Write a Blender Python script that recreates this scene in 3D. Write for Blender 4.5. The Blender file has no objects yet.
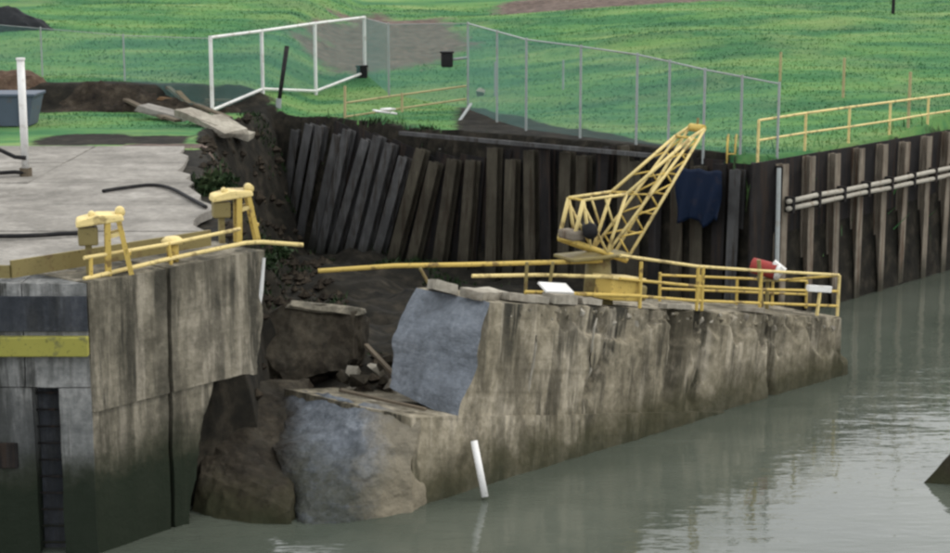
import bpy, bmesh, math, random
import numpy as np
from mathutils import Vector, Matrix
random.seed(7); rng = np.random.default_rng(7)
R_ = math.radians
scene = bpy.context.scene
col = scene.collection

# ------------------------------------------------------------------ camera
FPX, PITCH, CAMZ = 1773.0, R_(10.7), 10.5          # focal length in photo pixels (950 wide), tilt down, height over the water
cam_d = bpy.data.cameras.new('camera'); cam = bpy.data.objects.new('camera', cam_d); col.objects.link(cam)
cam.location = (0, 0, CAMZ); cam.rotation_euler = (math.pi/2 - PITCH, 0, 0)
cam_d.sensor_width = 36; cam_d.lens = 36*FPX/950; cam_d.clip_end = 4000
scene.camera = cam
# ------------------------------------------------------------------ sky and sun (bright overcast, soft sun from the right)
SUN_EL, SUN_AZ = R_(44), R_(72)                    # azimuth clockwise from +Y
world = bpy.data.worlds.new('World'); scene.world = world; world.use_nodes = True
nt = world.node_tree; nt.nodes.clear()
sky = nt.nodes.new('ShaderNodeTexSky'); sky.sky_type = 'NISHITA'; sky.sun_disc = False
sky.sun_elevation = SUN_EL; sky.sun_rotation = SUN_AZ; sky.air_density = 1.2; sky.dust_density = 4.0
bg = nt.nodes.new('ShaderNodeBackground'); bg.inputs['Strength'].default_value = 0.15
wout = nt.nodes.new('ShaderNodeOutputWorld')
hs = nt.nodes.new('ShaderNodeHueSaturation'); hs.inputs['Saturation'].default_value = 0.45
# thin bright cloud sheet over the whole sky
tc = nt.nodes.new('ShaderNodeTexCoord'); mpw = nt.nodes.new('ShaderNodeMapping'); mpw.inputs['Scale'].default_value = (1, 1, 2.2)
cn = nt.nodes.new('ShaderNodeTexNoise'); cn.inputs['Scale'].default_value = 2.2; cn.inputs['Detail'].default_value = 6
cramp = nt.nodes.new('ShaderNodeValToRGB'); cramp.color_ramp.elements[0].position = .3; cramp.color_ramp.elements[0].color = (9.6, 9.8, 10.2, 1); cramp.color_ramp.elements[1].position = .7; cramp.color_ramp.elements[1].color = (14., 14., 14., 1)
cmix = nt.nodes.new('ShaderNodeMix'); cmix.data_type = 'RGBA'; cmix.inputs[0].default_value = .8
nt.links.new(tc.outputs['Generated'], mpw.inputs[0]); nt.links.new(mpw.outputs[0], cn.inputs['Vector']); nt.links.new(cn.outputs['Fac'], cramp.inputs[0])
nt.links.new(sky.outputs[0], hs.inputs['Color']); nt.links.new(hs.outputs[0], cmix.inputs[6]); nt.links.new(cramp.outputs[0], cmix.inputs[7]); nt.links.new(cmix.outputs[2], bg.inputs[0]); nt.links.new(bg.outputs[0], wout.inputs[0])
sun_d = bpy.data.lights.new('sun', 'SUN'); sun = bpy.data.objects.new('sun', sun_d); col.objects.link(sun)
sun_d.energy = 1.1; sun_d.angle = R_(14); sun_d.color = (1, .93, .82)
sdir = Vector((math.sin(SUN_AZ)*math.cos(SUN_EL), math.cos(SUN_AZ)*math.cos(SUN_EL), math.sin(SUN_EL)))
sun.rotation_euler = sdir.to_track_quat('Z', 'Y').to_euler(); sun.location = (30, -10, 60)
vs = scene.view_settings; vs.view_transform = 'Standard'; vs.look = 'None'; vs.exposure = 0.16; vs.gamma = 1; vs.use_curve_mapping = False
scene.cycles.max_bounces = 6
scene.cycles.filter_width = 2.6                     # soft lens, as in the photograph
try: scene.cycles.use_denoising = True
except Exception: pass

# ------------------------------------------------------------------ helpers
FW = np.array([0, math.cos(PITCH), -math.sin(PITCH)]); UP = np.array([0, math.sin(PITCH), math.cos(PITCH)])
def ray(px, py): return FW + np.array([1., 0, 0])*(px-475)/FPX + UP*(276.5-py)/FPX
def atz(px, py, z):                                  # the point of the place at height z
    r = ray(px, py); t = (z-CAMZ)/r[2]; return Vector((t*r[0], t*r[1], z))
def atd(px, py, d):                                  # the point of the place at ground distance d
    r = ray(px, py); t = d/r[1]; return Vector((t*r[0], d, CAMZ+t*r[2]))

def _h(ix, iy, iz):
    n = (ix*374761393 + iy*668265263 + iz*2147483647) & 0xffffffff
    n = ((n ^ (n >> 13))*1274126177) & 0xffffffff
    return ((n ^ (n >> 16)) & 0xffff)/65535.0
def vn(x, y, z=0.0):
    x = np.asarray(x, float); y = np.asarray(y, float)+0*x; z = np.asarray(z, float)+0*x
    ix, iy, iz = [np.floor(a).astype(np.int64) for a in (x, y, z)]
    fx, fy, fz = x-ix, y-iy, z-iz
    fx, fy, fz = [a*a*(3-2*a) for a in (fx, fy, fz)]
    def L(a, b, t): return a+(b-a)*t
    def c(dx, dy, dz): return _h(ix+dx, iy+dy, iz+dz)
    return L(L(L(c(0,0,0), c(1,0,0), fx), L(c(0,1,0), c(1,1,0), fx), fy), L(L(c(0,0,1), c(1,0,1), fx), L(c(0,1,1), c(1,1,1), fx), fy), fz)*2-1
def fbm(x, y, z=0.0, o=4):
    s = 0; a = 1; t = 0
    for i in range(o): s = s+a*vn(np.asarray(x)*2**i+17.3*i, np.asarray(y)*2**i+9.1*i, np.asarray(z)*2**i+4.7*i); t += a; a *= .5
    return s/t
def sstep(a, b, x): t = np.clip((np.asarray(x, float)-a)/(b-a), 0, 1); return t*t*(3-2*t)

class MB:
    def __init__(s): s.v = []; s.f = []
    def add(s, vs, fs):
        o = len(s.v); s.v += [tuple(v) for v in vs]; s.f += [tuple(i+o for i in f) for f in fs]; return s
    def box(s, c, size, M=None):
        c = Vector(c); h = Vector(size)/2
        vs = [Vector((x*h.x, y*h.y, z*h.z)) for z in (-1, 1) for y in (-1, 1) for x in (-1, 1)]
        if M is not None: vs = [M @ v for v in vs]
        return s.add([v+c for v in vs], [(0,2,3,1), (4,5,7,6), (0,1,5,4), (2,6,7,3), (0,4,6,2), (1,3,7,5)])
    def beam(s, a, b, w, h, up=(0,0,1)):
        a, b = Vector(a), Vector(b); d = (b-a); L = d.length; d.normalize(); u = Vector(up)
        x = d.cross(u)
        if x.length < 1e-4: x = d.cross(Vector((1, 0, 0)))
        x.normalize(); u = x.cross(d)
        return s.add([p+x*sx*w/2+u*sz*h/2 for p in (a, b) for sz in (-1, 1) for sx in (-1, 1)],
                     [(0,1,3,2), (4,6,7,5), (0,4,5,1), (2,3,7,6), (0,2,6,4), (1,5,7,3)])
    def tube(s, pts, r, n=8):
        pts = [Vector(p) for p in pts]; rings = []; m = len(pts); vs = []; fs = []
        for i, p in enumerate(pts):
            d = (pts[min(i+1, m-1)]-pts[max(i-1, 0)]).normalized()
            x = d.cross(Vector((0, 0, 1)))
            if x.length < .05: x = d.cross(Vector((1, 0, 0)))
            x.normalize(); y = x.cross(d)
            rr = r[i] if isinstance(r, (list, tuple)) else r
            vs += [p+x*math.cos(k*2*math.pi/n)*rr+y*math.sin(k*2*math.pi/n)*rr for k in range(n)]
        for i in range(m-1):
            for k in range(n): fs.append((i*n+k, i*n+(k+1) % n, (i+1)*n+(k+1) % n, (i+1)*n+k))
        fs.append(tuple(range(n-1, -1, -1))); fs.append(tuple(range((m-1)*n, m*n)))
        return s.add(vs, fs)
    def mesh(s, name, off=(0, 0, 0), smooth=False):
        me = bpy.data.meshes.new(name); o = Vector(off)
        me.from_pydata([Vector(v)-o for v in s.v], [], s.f); me.validate()
        bm = bmesh.new(); bm.from_mesh(me); bmesh.ops.recalc_face_normals(bm, faces=bm.faces); bm.to_mesh(me); bm.free()
        if smooth: me.polygons.foreach_set('use_smooth', [True]*len(me.polygons))
        me.update(); return me
    def build(s, name, mat, parent=None, smooth=False, bevel=0):
        return link(name, s.mesh(name, wloc(parent), smooth), mat, parent, bevel)
def wloc(o):
    p = Vector((0, 0, 0))
    while o is not None: p = p+o.location; o = o.parent
    return p
def link(name, me, mat, parent=None, bevel=0):
    o = bpy.data.objects.new(name, me); col.objects.link(o)
    if mat is not None and not me.materials: me.materials.append(mat)
    o.parent = parent
    if bevel:
        b = o.modifiers.new('bevel', 'BEVEL'); b.width = bevel; b.segments = 2; b.limit_method = 'ANGLE'
    return o
def tag(o, label, cat, group=None):
    o['label'] = label; o['category'] = cat
    if group: o['group'] = group
    return o
def thing(name, label, cat, loc, group=None):
    o = bpy.data.objects.new(name, None); col.objects.link(o); o.location = Vector(loc); o.empty_display_size = .3
    return tag(o, label, cat, group)
def structure(o): o['kind'] = 'structure'; return o
def stuff(o): o['kind'] = 'stuff'; return o

def hexa(c, n, fn=None, amp=0.0, sc=1.0, name='block', smooth=True):
    """Subdivided block from 8 corners c[a][b][c] (a along, b depth, c height); fn(a,b,c,p)->offset array; returns MB."""
    C = np.array([[[tuple(c[i][j][k]) for k in (0, 1)] for j in (0, 1)] for i in (0, 1)], float)
    na, nb, nc = n; V = []; Fs = []
    def face(A, B, make):
        base = sum(len(v) for v in V)
        g = np.array([[make(a, b) for b in np.linspace(0, 1, B+1)] for a in np.linspace(0, 1, A+1)]).reshape(-1, 3)
        V.append(g)
        for i in range(A):
            for j in range(B):
                q = base+i*(B+1)+j; Fs.append((q, q+1, q+B+2, q+B+1))
    for e in (0, 1):
        face(nb, nc, lambda a, b: (e, a, b)); face(na, nc, lambda a, b: (a, e, b)); face(na, nb, lambda a, b: (a, b, e))
    uvw = np.concatenate(V); a, b, k = uvw.T
    w = [[[(a if i else 1-a)*(b if j else 1-b)*(k if l else 1-k) for l in (0, 1)] for j in (0, 1)] for i in (0, 1)]
    P = sum(w[i][j][l][:, None]*C[i][j][l] for i in (0, 1) for j in (0, 1) for l in (0, 1))
    if amp:
        for ax in range(3): P[:, ax] += amp*fbm(P0(P, 0, sc)+31*ax, P0(P, 1, sc), P0(P, 2, sc)+7*ax)
    if fn is not None: P = P+fn(a, b, k, P)
    mb = MB(); mb.v = [tuple(p) for p in P]; mb.f = Fs
    return mb
def P0(P, i, sc): return P[:, i].copy()*sc if False else P[:, i]*sc
def weld(o, d=1e-4):
    bm = bmesh.new(); bm.from_mesh(o.data); bmesh.ops.remove_doubles(bm, verts=bm.verts, dist=d)
    bmesh.ops.recalc_face_normals(bm, faces=bm.faces); bm.to_mesh(o.data); bm.free(); return o
def autosmooth(o, ang=40):
    o.data.polygons.foreach_set('use_smooth', [True]*len(o.data.polygons))
    try: o.data.set_sharp_from_angle(angle=R_(ang))
    except Exception: pass
    return o
def hull(pts, amp, sc, sub=4, name='lump', parent=None, mat=None, seed=0, fine=0.):
    bm = bmesh.new()
    for p in pts: bm.verts.new(Vector(p))
    r = bmesh.ops.convex_hull(bm, input=bm.verts)
    bmesh.ops.delete(bm, geom=[g for g in r['geom_interior'] if isinstance(g, bmesh.types.BMVert)], context='VERTS')
    bmesh.ops.triangulate(bm, faces=bm.faces)
    for _ in range(sub): bmesh.ops.subdivide_edges(bm, edges=[e for e in bm.edges], cuts=1, use_grid_fill=True)
    P = np.array([v.co[:] for v in bm.verts])
    off = np.stack([fbm(P[:, 0]*sc+13*i+seed, P[:, 1]*sc+seed, P[:, 2]*sc+5*i) for i in range(3)], 1)*amp
    if fine: off = off+fine*np.stack([fbm(P[:, 0]*3.6+3*i, P[:, 1]*3.6, P[:, 2]*3.6+i, 3) for i in range(3)], 1)
    o0 = wloc(parent)
    for v, d in zip(bm.verts, off): v.co = v.co+Vector(d)-o0
    bmesh.ops.recalc_face_normals(bm, faces=bm.faces)
    me = bpy.data.meshes.new(name); bm.to_mesh(me); bm.free()
    return autosmooth(link(name, me, mat, parent), 35)

# ------------------------------------------------------------------ materials
class NT:
    def __init__(s, name, rough=.8, tilt=0):
        s.m = bpy.data.materials.new(name); s.m.use_nodes = True; s.t = s.m.node_tree
        s.b = s.t.nodes['Principled BSDF']; s.b.inputs['Roughness'].default_value = rough
        s.b.inputs['Specular IOR Level'].default_value = .5 if rough < .5 else .12
        s.geo = s.n('ShaderNodeNewGeometry'); s.pos = s.geo.outputs['Position']
        if tilt:     # follow the wall that has tipped over
            for rot in ((0, 0, R_(-45)), (0, R_(-tilt), 0)):
                mp = s.n('ShaderNodeMapping'); mp.inputs['Rotation'].default_value = rot; s.l(s.pos, mp.inputs[0]); s.pos = mp.outputs[0]
    def n(s, k, **kw):
        nd = s.t.nodes.new(k)
        for a, b in kw.items(): setattr(nd, a, b)
        return nd
    def l(s, a, b): s.t.links.new(a, b)
    def noise(s, scale, detail=6, stretch=(1, 1, 1), rough=.6, off=(0, 0, 0)):
        mp = s.n('ShaderNodeMapping'); mp.inputs['Scale'].default_value = stretch; mp.inputs['Location'].default_value = off
        s.l(s.pos, mp.inputs[0])
        nz = s.n('ShaderNodeTexNoise'); nz.inputs['Scale'].default_value = scale; nz.inputs['Detail'].default_value = detail; nz.inputs['Roughness'].default_value = rough
        s.l(mp.outputs[0], nz.inputs['Vector']); return nz.outputs['Fac']
    def ramp(s, fac, stops):
        r = s.n('ShaderNodeValToRGB'); e = r.color_ramp.elements
        while len(e) < len(stops): e.new(.5)
        for x, (p, c) in zip(e, stops): x.position = p; x.color = (*c, 1) if len(c) == 3 else c
        s.l(fac, r.inputs[0]); return r.outputs['Color']
    def val(s, fac, a, b, lo=0., hi=1.):
        r = s.n('ShaderNodeMapRange'); r.inputs['From Min'].default_value = a; r.inputs['From Max'].default_value = b
        r.inputs['To Min'].default_value = lo; r.inputs['To Max'].default_value = hi
        s.l(fac, r.inputs[0]); return r.outputs[0]
    def mix(s, fac, a, b, mode='MIX'):
        m = s.n('ShaderNodeMix', data_type='RGBA', blend_type=mode)
        if isinstance(fac, (int, float)): m.inputs[0].default_value = fac
        else: s.l(fac, m.inputs[0])
        for i, c in ((6, a), (7, b)):
            if isinstance(c, tuple): m.inputs[i].default_value = (*c, 1)
            else: s.l(c, m.inputs[i])
        return m.outputs[2]
    def math(s, op, a, b=0.):
        m = s.n('ShaderNodeMath', operation=op)
        for i, c in ((0, a), (1, b)):
            if isinstance(c, (int, float)): m.inputs[i].default_value = c
            else: s.l(c, m.inputs[i])
        return m.outputs[0]
    def z(s):
        sp = s.n('ShaderNodeSeparateXYZ'); s.l(s.geo.outputs['Position'], sp.inputs[0]); return sp.outputs['Z']
    def bump(s, h, strength=.5, dist=.05):
        b = s.n('ShaderNodeBump'); b.inputs['Strength'].default_value = strength; b.inputs['Distance'].default_value = dist
        s.l(h, b.inputs['Height']); s.l(b.outputs[0], s.b.inputs['Normal'])
    def out(s, c): s.l(c, s.b.inputs['Base Color']); return s.m

def concrete(name, lo, mid, hi, streak=.6, algae=0.55, dark=(.022, .022, .018), seed=0., tilt=0, slime=-.75, grime=.6, agg=0, shadex=None, beigex=None):
    s = NT(name, .88, tilt)
    big = s.noise(.55, 5, off=(seed, 3, 1)); fine = s.noise(7, 8, off=(seed, 0, 0))
    c = s.ramp(s.math('ADD', s.math('MULTIPLY', big, .65), s.math('MULTIPLY', fine, .35)), [(.33, lo), (.5, mid), (.66, hi)])
    mask = s.val(s.noise(.45, 3, off=(seed+7, 5, 2)), .35, .55, .4, 1)
    st = s.noise(2.0, 7, stretch=(1, 1, .09), rough=.7, off=(seed, seed, 0))              # rain streaks running down
    c = s.mix(s.math('MULTIPLY', s.val(st, .47, .58, 0, streak), mask), c, dark)
    st2 = s.noise(3.6, 5, stretch=(1, 1, .05), off=(seed+9, 4, 0))
    c = s.mix(s.val(st2, .57, .66, 0, .7*streak), c, hi)
    bl = s.noise(1.0, 4, stretch=(.12, .12, 4.5), off=(seed, 1, 1))                        # faint board lines
    c = s.mix(s.val(bl, .55, .62, 0, .25*streak), c, lo)
    blot = s.noise(1.5, 7, stretch=(1, 1, .5), rough=.7, off=(seed+3, 1, 2))
    c = s.mix(s.val(blot, .50, .62, 0, grime), c, tuple(x*.55 for x in lo))
    c = s.mix(s.val(s.noise(.9, 6, stretch=(1, 1, .3), rough=.65, off=(seed+1, 8, 3)), .50, .60, 0, grime), c, tuple(x*.75 for x in lo))
    c = s.mix(s.val(s.noise(14, 6, rough=.75, off=(seed, 2, 2)), .55, .7, 0, .4), c, lo)
    if algae:
        zz = s.math('ADD', s.z(), s.math('MULTIPLY', s.noise(1.7, 5), -1.1))
        c = s.mix(s.val(zz, algae-.9, algae-.25, .8, 0), c, (.035, .034, .016))
        c = s.mix(s.val(s.math('ADD', zz, s.math('MULTIPLY', s.noise(6, 5), -.5)), slime-.65, slime+.35, .9, 0), c, (.010, .016, .010))
    sp = s.noise(38, 3)
    c = s.mix(s.val(sp, .6, .75, 0, .3), c, (.03, .03, .028))
    hgt = s.math('ADD', s.math('MULTIPLY', fine, .7), s.math('MULTIPLY', sp, .3))
    if agg:        # stones showing in the break
        vo = s.n('ShaderNodeTexVoronoi'); vo.inputs['Scale'].default_value = 13; s.l(s.pos, vo.inputs['Vector'])
        bw_ = s.n('ShaderNodeRGBToBW'); s.l(vo.outputs['Color'], bw_.inputs[0])
        c = s.mix(s.val(bw_.outputs[0], .25, .75, agg, 0), c, lo); c = s.mix(s.val(bw_.outputs[0], .6, .9, 0, agg*.6), c, hi)
        hgt = s.math('ADD', hgt, s.math('MULTIPLY', vo.outputs['Distance'], -.4))
        lay = s.noise(2.2, 6, stretch=(1, 1, 3), rough=.7, off=(5, 5, 5)); hgt = s.math('ADD', hgt, s.math('MULTIPLY', lay, 1.0))
        c = s.mix(s.val(lay, .52, .64, 0, .5), c, lo)
    if shadex is not None:
        sx_ = s.n('ShaderNodeSeparateXYZ'); s.l(s.geo.outputs['Position'], sx_.inputs[0])
        xx = s.math('ADD', sx_.outputs['X'], s.math('MULTIPLY', s.noise(1.6, 7, rough=.7, off=(8, 8, 8)), 1.3))
        c = s.mix(s.val(xx, shadex+.45, shadex+1.0, .95, 0), c, (.022, .019, .014))  # darkens the left of the broken end: shade put into the colour
        if beigex is not None: c = s.mix(s.val(xx, beigex+.4, beigex+1.1, 0, .9), c, (.17, .15, .108))
    s.bump(hgt, .7, .05)
    return s.out(c)
M = {}
M['wall'] = concrete('weathered concrete', (.075, .069, .052), (.185, .168, .128), (.32, .29, .23), .85, 1.6, slime=1.0)
M['wall_front'] = concrete('cool grey concrete', (.075, .08, .08), (.17, .175, .17), (.30, .30, .29), .9, 1.6, seed=5, slime=1.0)  # cooler grey than the side panels
M['broken'] = concrete('old brown concrete', (.085, .075, .052), (.225, .20, .145), (.40, .36, .28), .95, .75, seed=11, tilt=10)
M['fracture'] = concrete('sky tinted fractured concrete', (.085, .095, .107), (.15, .168, .19), (.23, .25, .275), .15, .75, seed=21, grime=.3, agg=.2, shadex=-3.75)  # blue cast of the sky light is put into this grey
M['fracture_low'] = concrete('sky tinted and shaded fracture', (.075, .085, .096), (.135, .152, .172), (.21, .23, .255), .3, .95, seed=23, grime=.4, agg=.2, shadex=-3.55, beigex=-2.0)  # same bluish sky cast, with the shaded left side painted dark
M['rubble'] = concrete('broken pale concrete', (.16, .14, .11), (.30, .28, .23), (.48, .45, .38), .2, 0, seed=31, grime=.3)
M['dark_concrete'] = concrete('dark brown and shaded concrete', (.013, .011, .008), (.032, .027, .019), (.075, .065, .047), .4, .4, seed=41)  # dark tone also carries the shade of the footing's left end
M['slab'] = concrete('grey paving concrete', (.12, .113, .10), (.215, .203, .18), (.31, .295, .265), 0, 0, seed=51, grime=.3)

def paint(name, c, wear=(.12, .08, .04), amt=.4, rough=.55):
    s = NT(name, rough); n1 = s.noise(3.2, 7); n2 = s.noise(.9, 3)
    cc = s.mix(s.val(n2, .35, .65, 0, .35), c, tuple(x*.62 for x in c))
    cc = s.mix(s.val(n1, .56, .64, 0, amt), cc, wear)
    cc = s.mix(s.val(s.noise(17, 5, off=(2, 7, 1)), .6, .66, 0, amt*.8), cc, tuple(x*.5 for x in wear))
    s.bump(s.noise(30, 4), .25, .01); return s.out(cc)
def pile_mat(name, c, rust):
    s = NT(name, .9)
    cc = s.mix(s.val(s.noise(1.1, 5), .38, .62, 0, .8), c, tuple(x*.5 for x in c))
    cc = s.mix(s.val(s.noise(5, 6, stretch=(1, 1, .08), rough=.7), .50, .62, 0, .85), cc, rust)
    cc = s.mix(s.val(s.noise(7, 5, stretch=(1, 1, .06), off=(3, 3, 3)), .6, .7, 0, .5), cc, tuple(min(1, x*1.9) for x in c))
    zz = s.math('ADD', s.z(), s.math('MULTIPLY', s.noise(2, 4), -.8)); cc = s.mix(s.val(zz, -.2, .5, .8, 0), cc, (.012, .014, .009))
    s.bump(s.noise(22, 5), .5, .02); return s.out(cc)
M['yellow'] = paint('faded yellow paint', (.50, .365, .10), amt=.8)
M['paleyellow'] = paint('pale and top lit yellow paint', (.62, .50, .22), amt=.6)  # paler tone also paints top light onto caps, lids, head plates and top rails
M['ochre'] = paint('dirty ochre plate', (.20, .165, .07), amt=.7)
M['yellowgreen'] = paint('yellow green paint', (.25, .24, .055), (.1, .1, .05), amt=.7)
M['white'] = paint('dull white paint', (.62, .62, .60), (.25, .2, .15), .4)
M['galv'] = paint('galvanised steel', (.26, .285, .28), (.2, .17, .13), .4, .45)
M['dark'] = paint('black rubber', (.015, .015, .016), (.05, .045, .04), .3, .7)
M['red'] = paint('faded red paint', (.26, .04, .035), (.2, .08, .05), .6)
M['plate'] = concrete('dark damp coping concrete', (.03, .035, .042), (.055, .06, .07), (.11, .115, .12), .7, 0, seed=61)
M['blue'] = paint('blue grey paint', (.075, .095, .125), (.1, .08, .06), .4)
M['heap'] = paint('black sheeting', (.01, .012, .014), (.03, .03, .03), .3, .7)
M['tarp'] = paint('dark blue tarpaulin', (.006, .013, .032), (.02, .02, .03), .5)
M['pile'] = pile_mat('weathered pile flange', (.19, .165, .13), (.07, .045, .03))
M['pile_green'] = pile_mat('mossy pile flange', (.060, .054, .040), (.026, .02, .014))
M['lagging'] = pile_mat('shade dark lagging', (.018, .017, .017), (.03, .022, .017))  # near-black puts the gap shade into the wall panels; also dark fittings
M['pile_dark'] = pile_mat('wet dark pile flange', (.085, .086, .086), (.03, .025, .02))
M['service'] = paint('stained pale pipe', (.34, .32, .27), (.15, .11, .07), .7, .8)
M['wood'] = paint('weathered timber', (.11, .09, .065), (.04, .03, .02), .6, .9)
M['plank'] = paint('brown rotten timber', (.16, .10, .055), (.05, .035, .025), .6, .9)
M['stake'] = paint('pale timber stake', (.34, .30, .16), (.1, .08, .05), .5, .9)
def mesh_wire():
    s = NT('green coated wire', .5); s.b.inputs['Base Color'].default_value = (.10, .22, .20, 1); return s.m
M['wire'] = mesh_wire()

def ground_mat():
    s = NT('grass and soil', .95)
    at = s.n('ShaderNodeAttribute'); at.attribute_name = 'cover'
    sep = s.n('ShaderNodeSeparateColor'); s.l(at.outputs['Color'], sep.inputs[0])
    g1 = s.noise(.30, 4, stretch=(.5, 1.8, 1)); g2 = s.noise(5, 6)
    g = s.ramp(s.math('ADD', s.math('MULTIPLY', g1, .85), s.math('MULTIPLY', g2, .15)),
               [(.34, (.020, .080, .034)), (.46, (.042, .128, .048)), (.56, (.082, .178, .054)), (.68, (.15, .22, .08))])
    g = s.mix(s.val(s.noise(.22, 6, off=(4, 9, 0), rough=.65), .5, .66, 0, .45), g, (.14, .185, .07))
    g = s.mix(s.val(s.noise(1.3, 6, off=(1, 3, 0), rough=.7), .56, .7, 0, .5), g, (.028, .085, .034))
    d = s.ramp(s.noise(2.2, 8), [(.3, (.006, .006, .005)), (.5, (.013, .012, .009)), (.72, (.035, .03, .022))])
    t = s.ramp(s.noise(2.6, 8), [(.3, (.05, .04, .034)), (.55, (.105, .078, .064)), (.75, (.18, .145, .12))])
    nz = s.math('MULTIPLY', s.math('SUBTRACT', s.noise(3, 7), .5), .9)
    c = s.mix(s.val(s.math('ADD', sep.outputs['Green'], nz), .35, .65), g, t)
    c = s.mix(s.val(s.math('ADD', sep.outputs['Red'], nz), .35, .65), c, d)
    s.bump(s.noise(3.5, 6, stretch=(.6, 1.4, 1)), .5, .08)
    return s.out(c)
M['ground'] = ground_mat()
def soil_mat():
    s = NT('dark wet soil', .95)
    c = s.ramp(s.noise(3, 8), [(.3, (.012, .010, .008)), (.55, (.03, .024, .017)), (.75, (.07, .058, .042))])
    s.bump(s.noise(8, 7), .9, .1); return s.out(c)
M['soil'] = soil_mat()
def brown_soil():
    s = NT('brown loose soil', .95)
    c = s.ramp(s.noise(3, 8), [(.3, (.045, .028, .02)), (.55, (.09, .06, .042)), (.75, (.15, .11, .08))])
    s.bump(s.noise(8, 7), .9, .1); return s.out(c)
M['brownsoil'] = brown_soil()
def blade_mat():
    s = NT('grass blades', .8)
    c = s.ramp(s.noise(.30, 4, stretch=(.5, 1.8, 1)), [(.34, (.022, .086, .038)), (.46, (.046, .136, .05)), (.56, (.088, .186, .057)), (.68, (.155, .23, .082))])
    s.b.inputs['Specular IOR Level'].default_value = .2
    return s.out(c)
M['blade'] = blade_mat()
def leaf_mat():
    s = NT('weed leaves', .7)
    return s.out(s.ramp(s.noise(2, 3), [(.35, (.008, .016, .006)), (.55, (.016, .032, .011)), (.7, (.04, .055, .024))]))
M['leaf'] = leaf_mat()
def water_mat():
    s = NT('murky canal water', .04)
    c = s.ramp(s.noise(.25, 4), [(.35, (.050, .060, .047)), (.65, (.074, .084, .067))])
    s.b.inputs['IOR'].default_value = 1.33
    a = s.noise(.75, 3, stretch=(.5, 1.5, 1)); b = s.noise(3.0, 3, stretch=(.5, 1.4, 1)); big = s.noise(.18, 2, off=(3, 8, 0))
    h = s.math('ADD', s.math('MULTIPLY', a, 1.), s.math('MULTIPLY', b, .28))
    h = s.math('MULTIPLY', h, s.val(big, .35, .65, .45, 1.2))
    s.bump(h, .5, .062); return s.out(c)
M['water'] = water_mat()

# ------------------------------------------------------------------ layout: land outline
AZ = 4.82                                                                # level of the apron
C1 = atz(88, 283, AZ); C2 = atz(265, 250, AZ)        # top corners of the standing wall
B0 = Vector((-4.49, 58.9, 4.6)); K = Vector((8.24, 48.47, 4.6)); RW = Vector((6.89, 7.89, 0)).normalized()
bd = (K-B0).normalized(); bn = Vector((-bd.y, bd.x, 0))                 # bn points into the land (+y)
if bn.y < 0: bn = -bn
rn = Vector((-RW.y, RW.x, 0))
B0i = B0+bn*.4; Ri = K+rn*.4
# corner of the two inset lines
Ki = K+(bn+rn).normalized()*.4/max(.3, (bn+rn).normalized().dot(bn))
RE = K+RW*60+rn*.4
LAND = [(-600, C1.y+1.4), (C1.x-.5, C1.y+1.4), (C2.x-1.0, C2.y+.5), (-5.0, 37), (-6.0, 41), (-7.1, 47), (-8.2, 54), (-7.0, 61.2),
        (Ki.x, Ki.y), (RE.x, RE.y), (700, 700), (700, 1500), (-600, 1500)]
SLOPE = [12, 12, 5, 3.2, 2.4, 1.9, 2.2, 12, 12, 12, 12, 12, 12]       # how steeply the ground falls outside each edge
def land_sd(x, y):
    x = np.asarray(x, float); y = np.asarray(y, float); ins = np.zeros(x.shape, bool); best = np.full(x.shape, 1e9); sl = np.full(x.shape, 12.)
    n = len(LAND)
    for i in range(n):
        ax, ay = LAND[i]; bx, by = LAND[(i+1) % n]
        cond = ((ay > y) != (by > y)); xi = (bx-ax)*(y-ay)/((by-ay) if by != ay else 1e-9)+ax
        ins ^= cond & (x < xi)
        t = np.clip(((x-ax)*(bx-ax)+(y-ay)*(by-ay))/((bx-ax)**2+(by-ay)**2), 0, 1)
        d = np.hypot(x-ax-t*(bx-ax), y-ay-t*(by-ay)); m = d < best
        best = np.where(m, d, best); sl = np.where(m, SLOPE[i], sl)
    return np.where(ins, best, -best), sl
def land_h(x, y):
    x = np.asarray(x, float); y = np.asarray(y, float)
    left = sstep(-5.5, -8.5, x)
    base = 4.6+.2*left
    base = base+left*.85*sstep(60.8, 62.2, y+.9*fbm(x*.5, y*.5))
    y0 = 62-9*sstep(-2, 12, x)
    r = np.maximum(0, y-y0); hill = 4.6*(1-np.exp(-r*r/(r+7)*.036))
    h = base+hill+.6*sstep(90, 200, y)
    far = sstep(57, 66, y+6*(1-left))
    return h+far*(.26*fbm(x*.12, y*.32)+.12*fbm(x*.42+5, y*.8))+.035*fbm(x*1.3, y*1.3)*(1-left*(1-sstep(49, 52, y)))
def height(x, y):
    sd, sl = land_sd(x, y); h = land_h(x, y)
    rough = np.where(sl < 5, 1.0*fbm(np.asarray(x)*.7, np.asarray(y)*.7)+.3*fbm(np.asarray(x)*2.6, np.asarray(y)*2.6), 0)*sstep(0, -1.2, sd)
    out = np.maximum(-2.0, h+np.minimum(0, sd)*sl+rough)
    out = np.where(sd < -7, -2.0, out)
    # slumped fill lying between the tipped wall and the leaning piles
    nn = (np.asarray(x)+1.22)*-.708+(np.asarray(y)-31.81)*.706; ss = (np.asarray(x)+1.22)*.706+(np.asarray(y)-31.81)*.708
    fill = -2+(3.5-.07*np.clip(ss, -2, 20)+.5*fbm(np.asarray(x)*.6, np.asarray(y)*.6)+.2*fbm(np.asarray(x)*2.2, np.asarray(y)*2.2))*sstep(2.0, 3.4, nn)*sstep(7, 4.5, np.asarray(x))*sstep(-4.8, -3.6, np.asarray(x)+.35*(np.asarray(y)-35))
    out = np.maximum(out, fill)
    return np.where(sd > 0, h, out)
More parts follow.
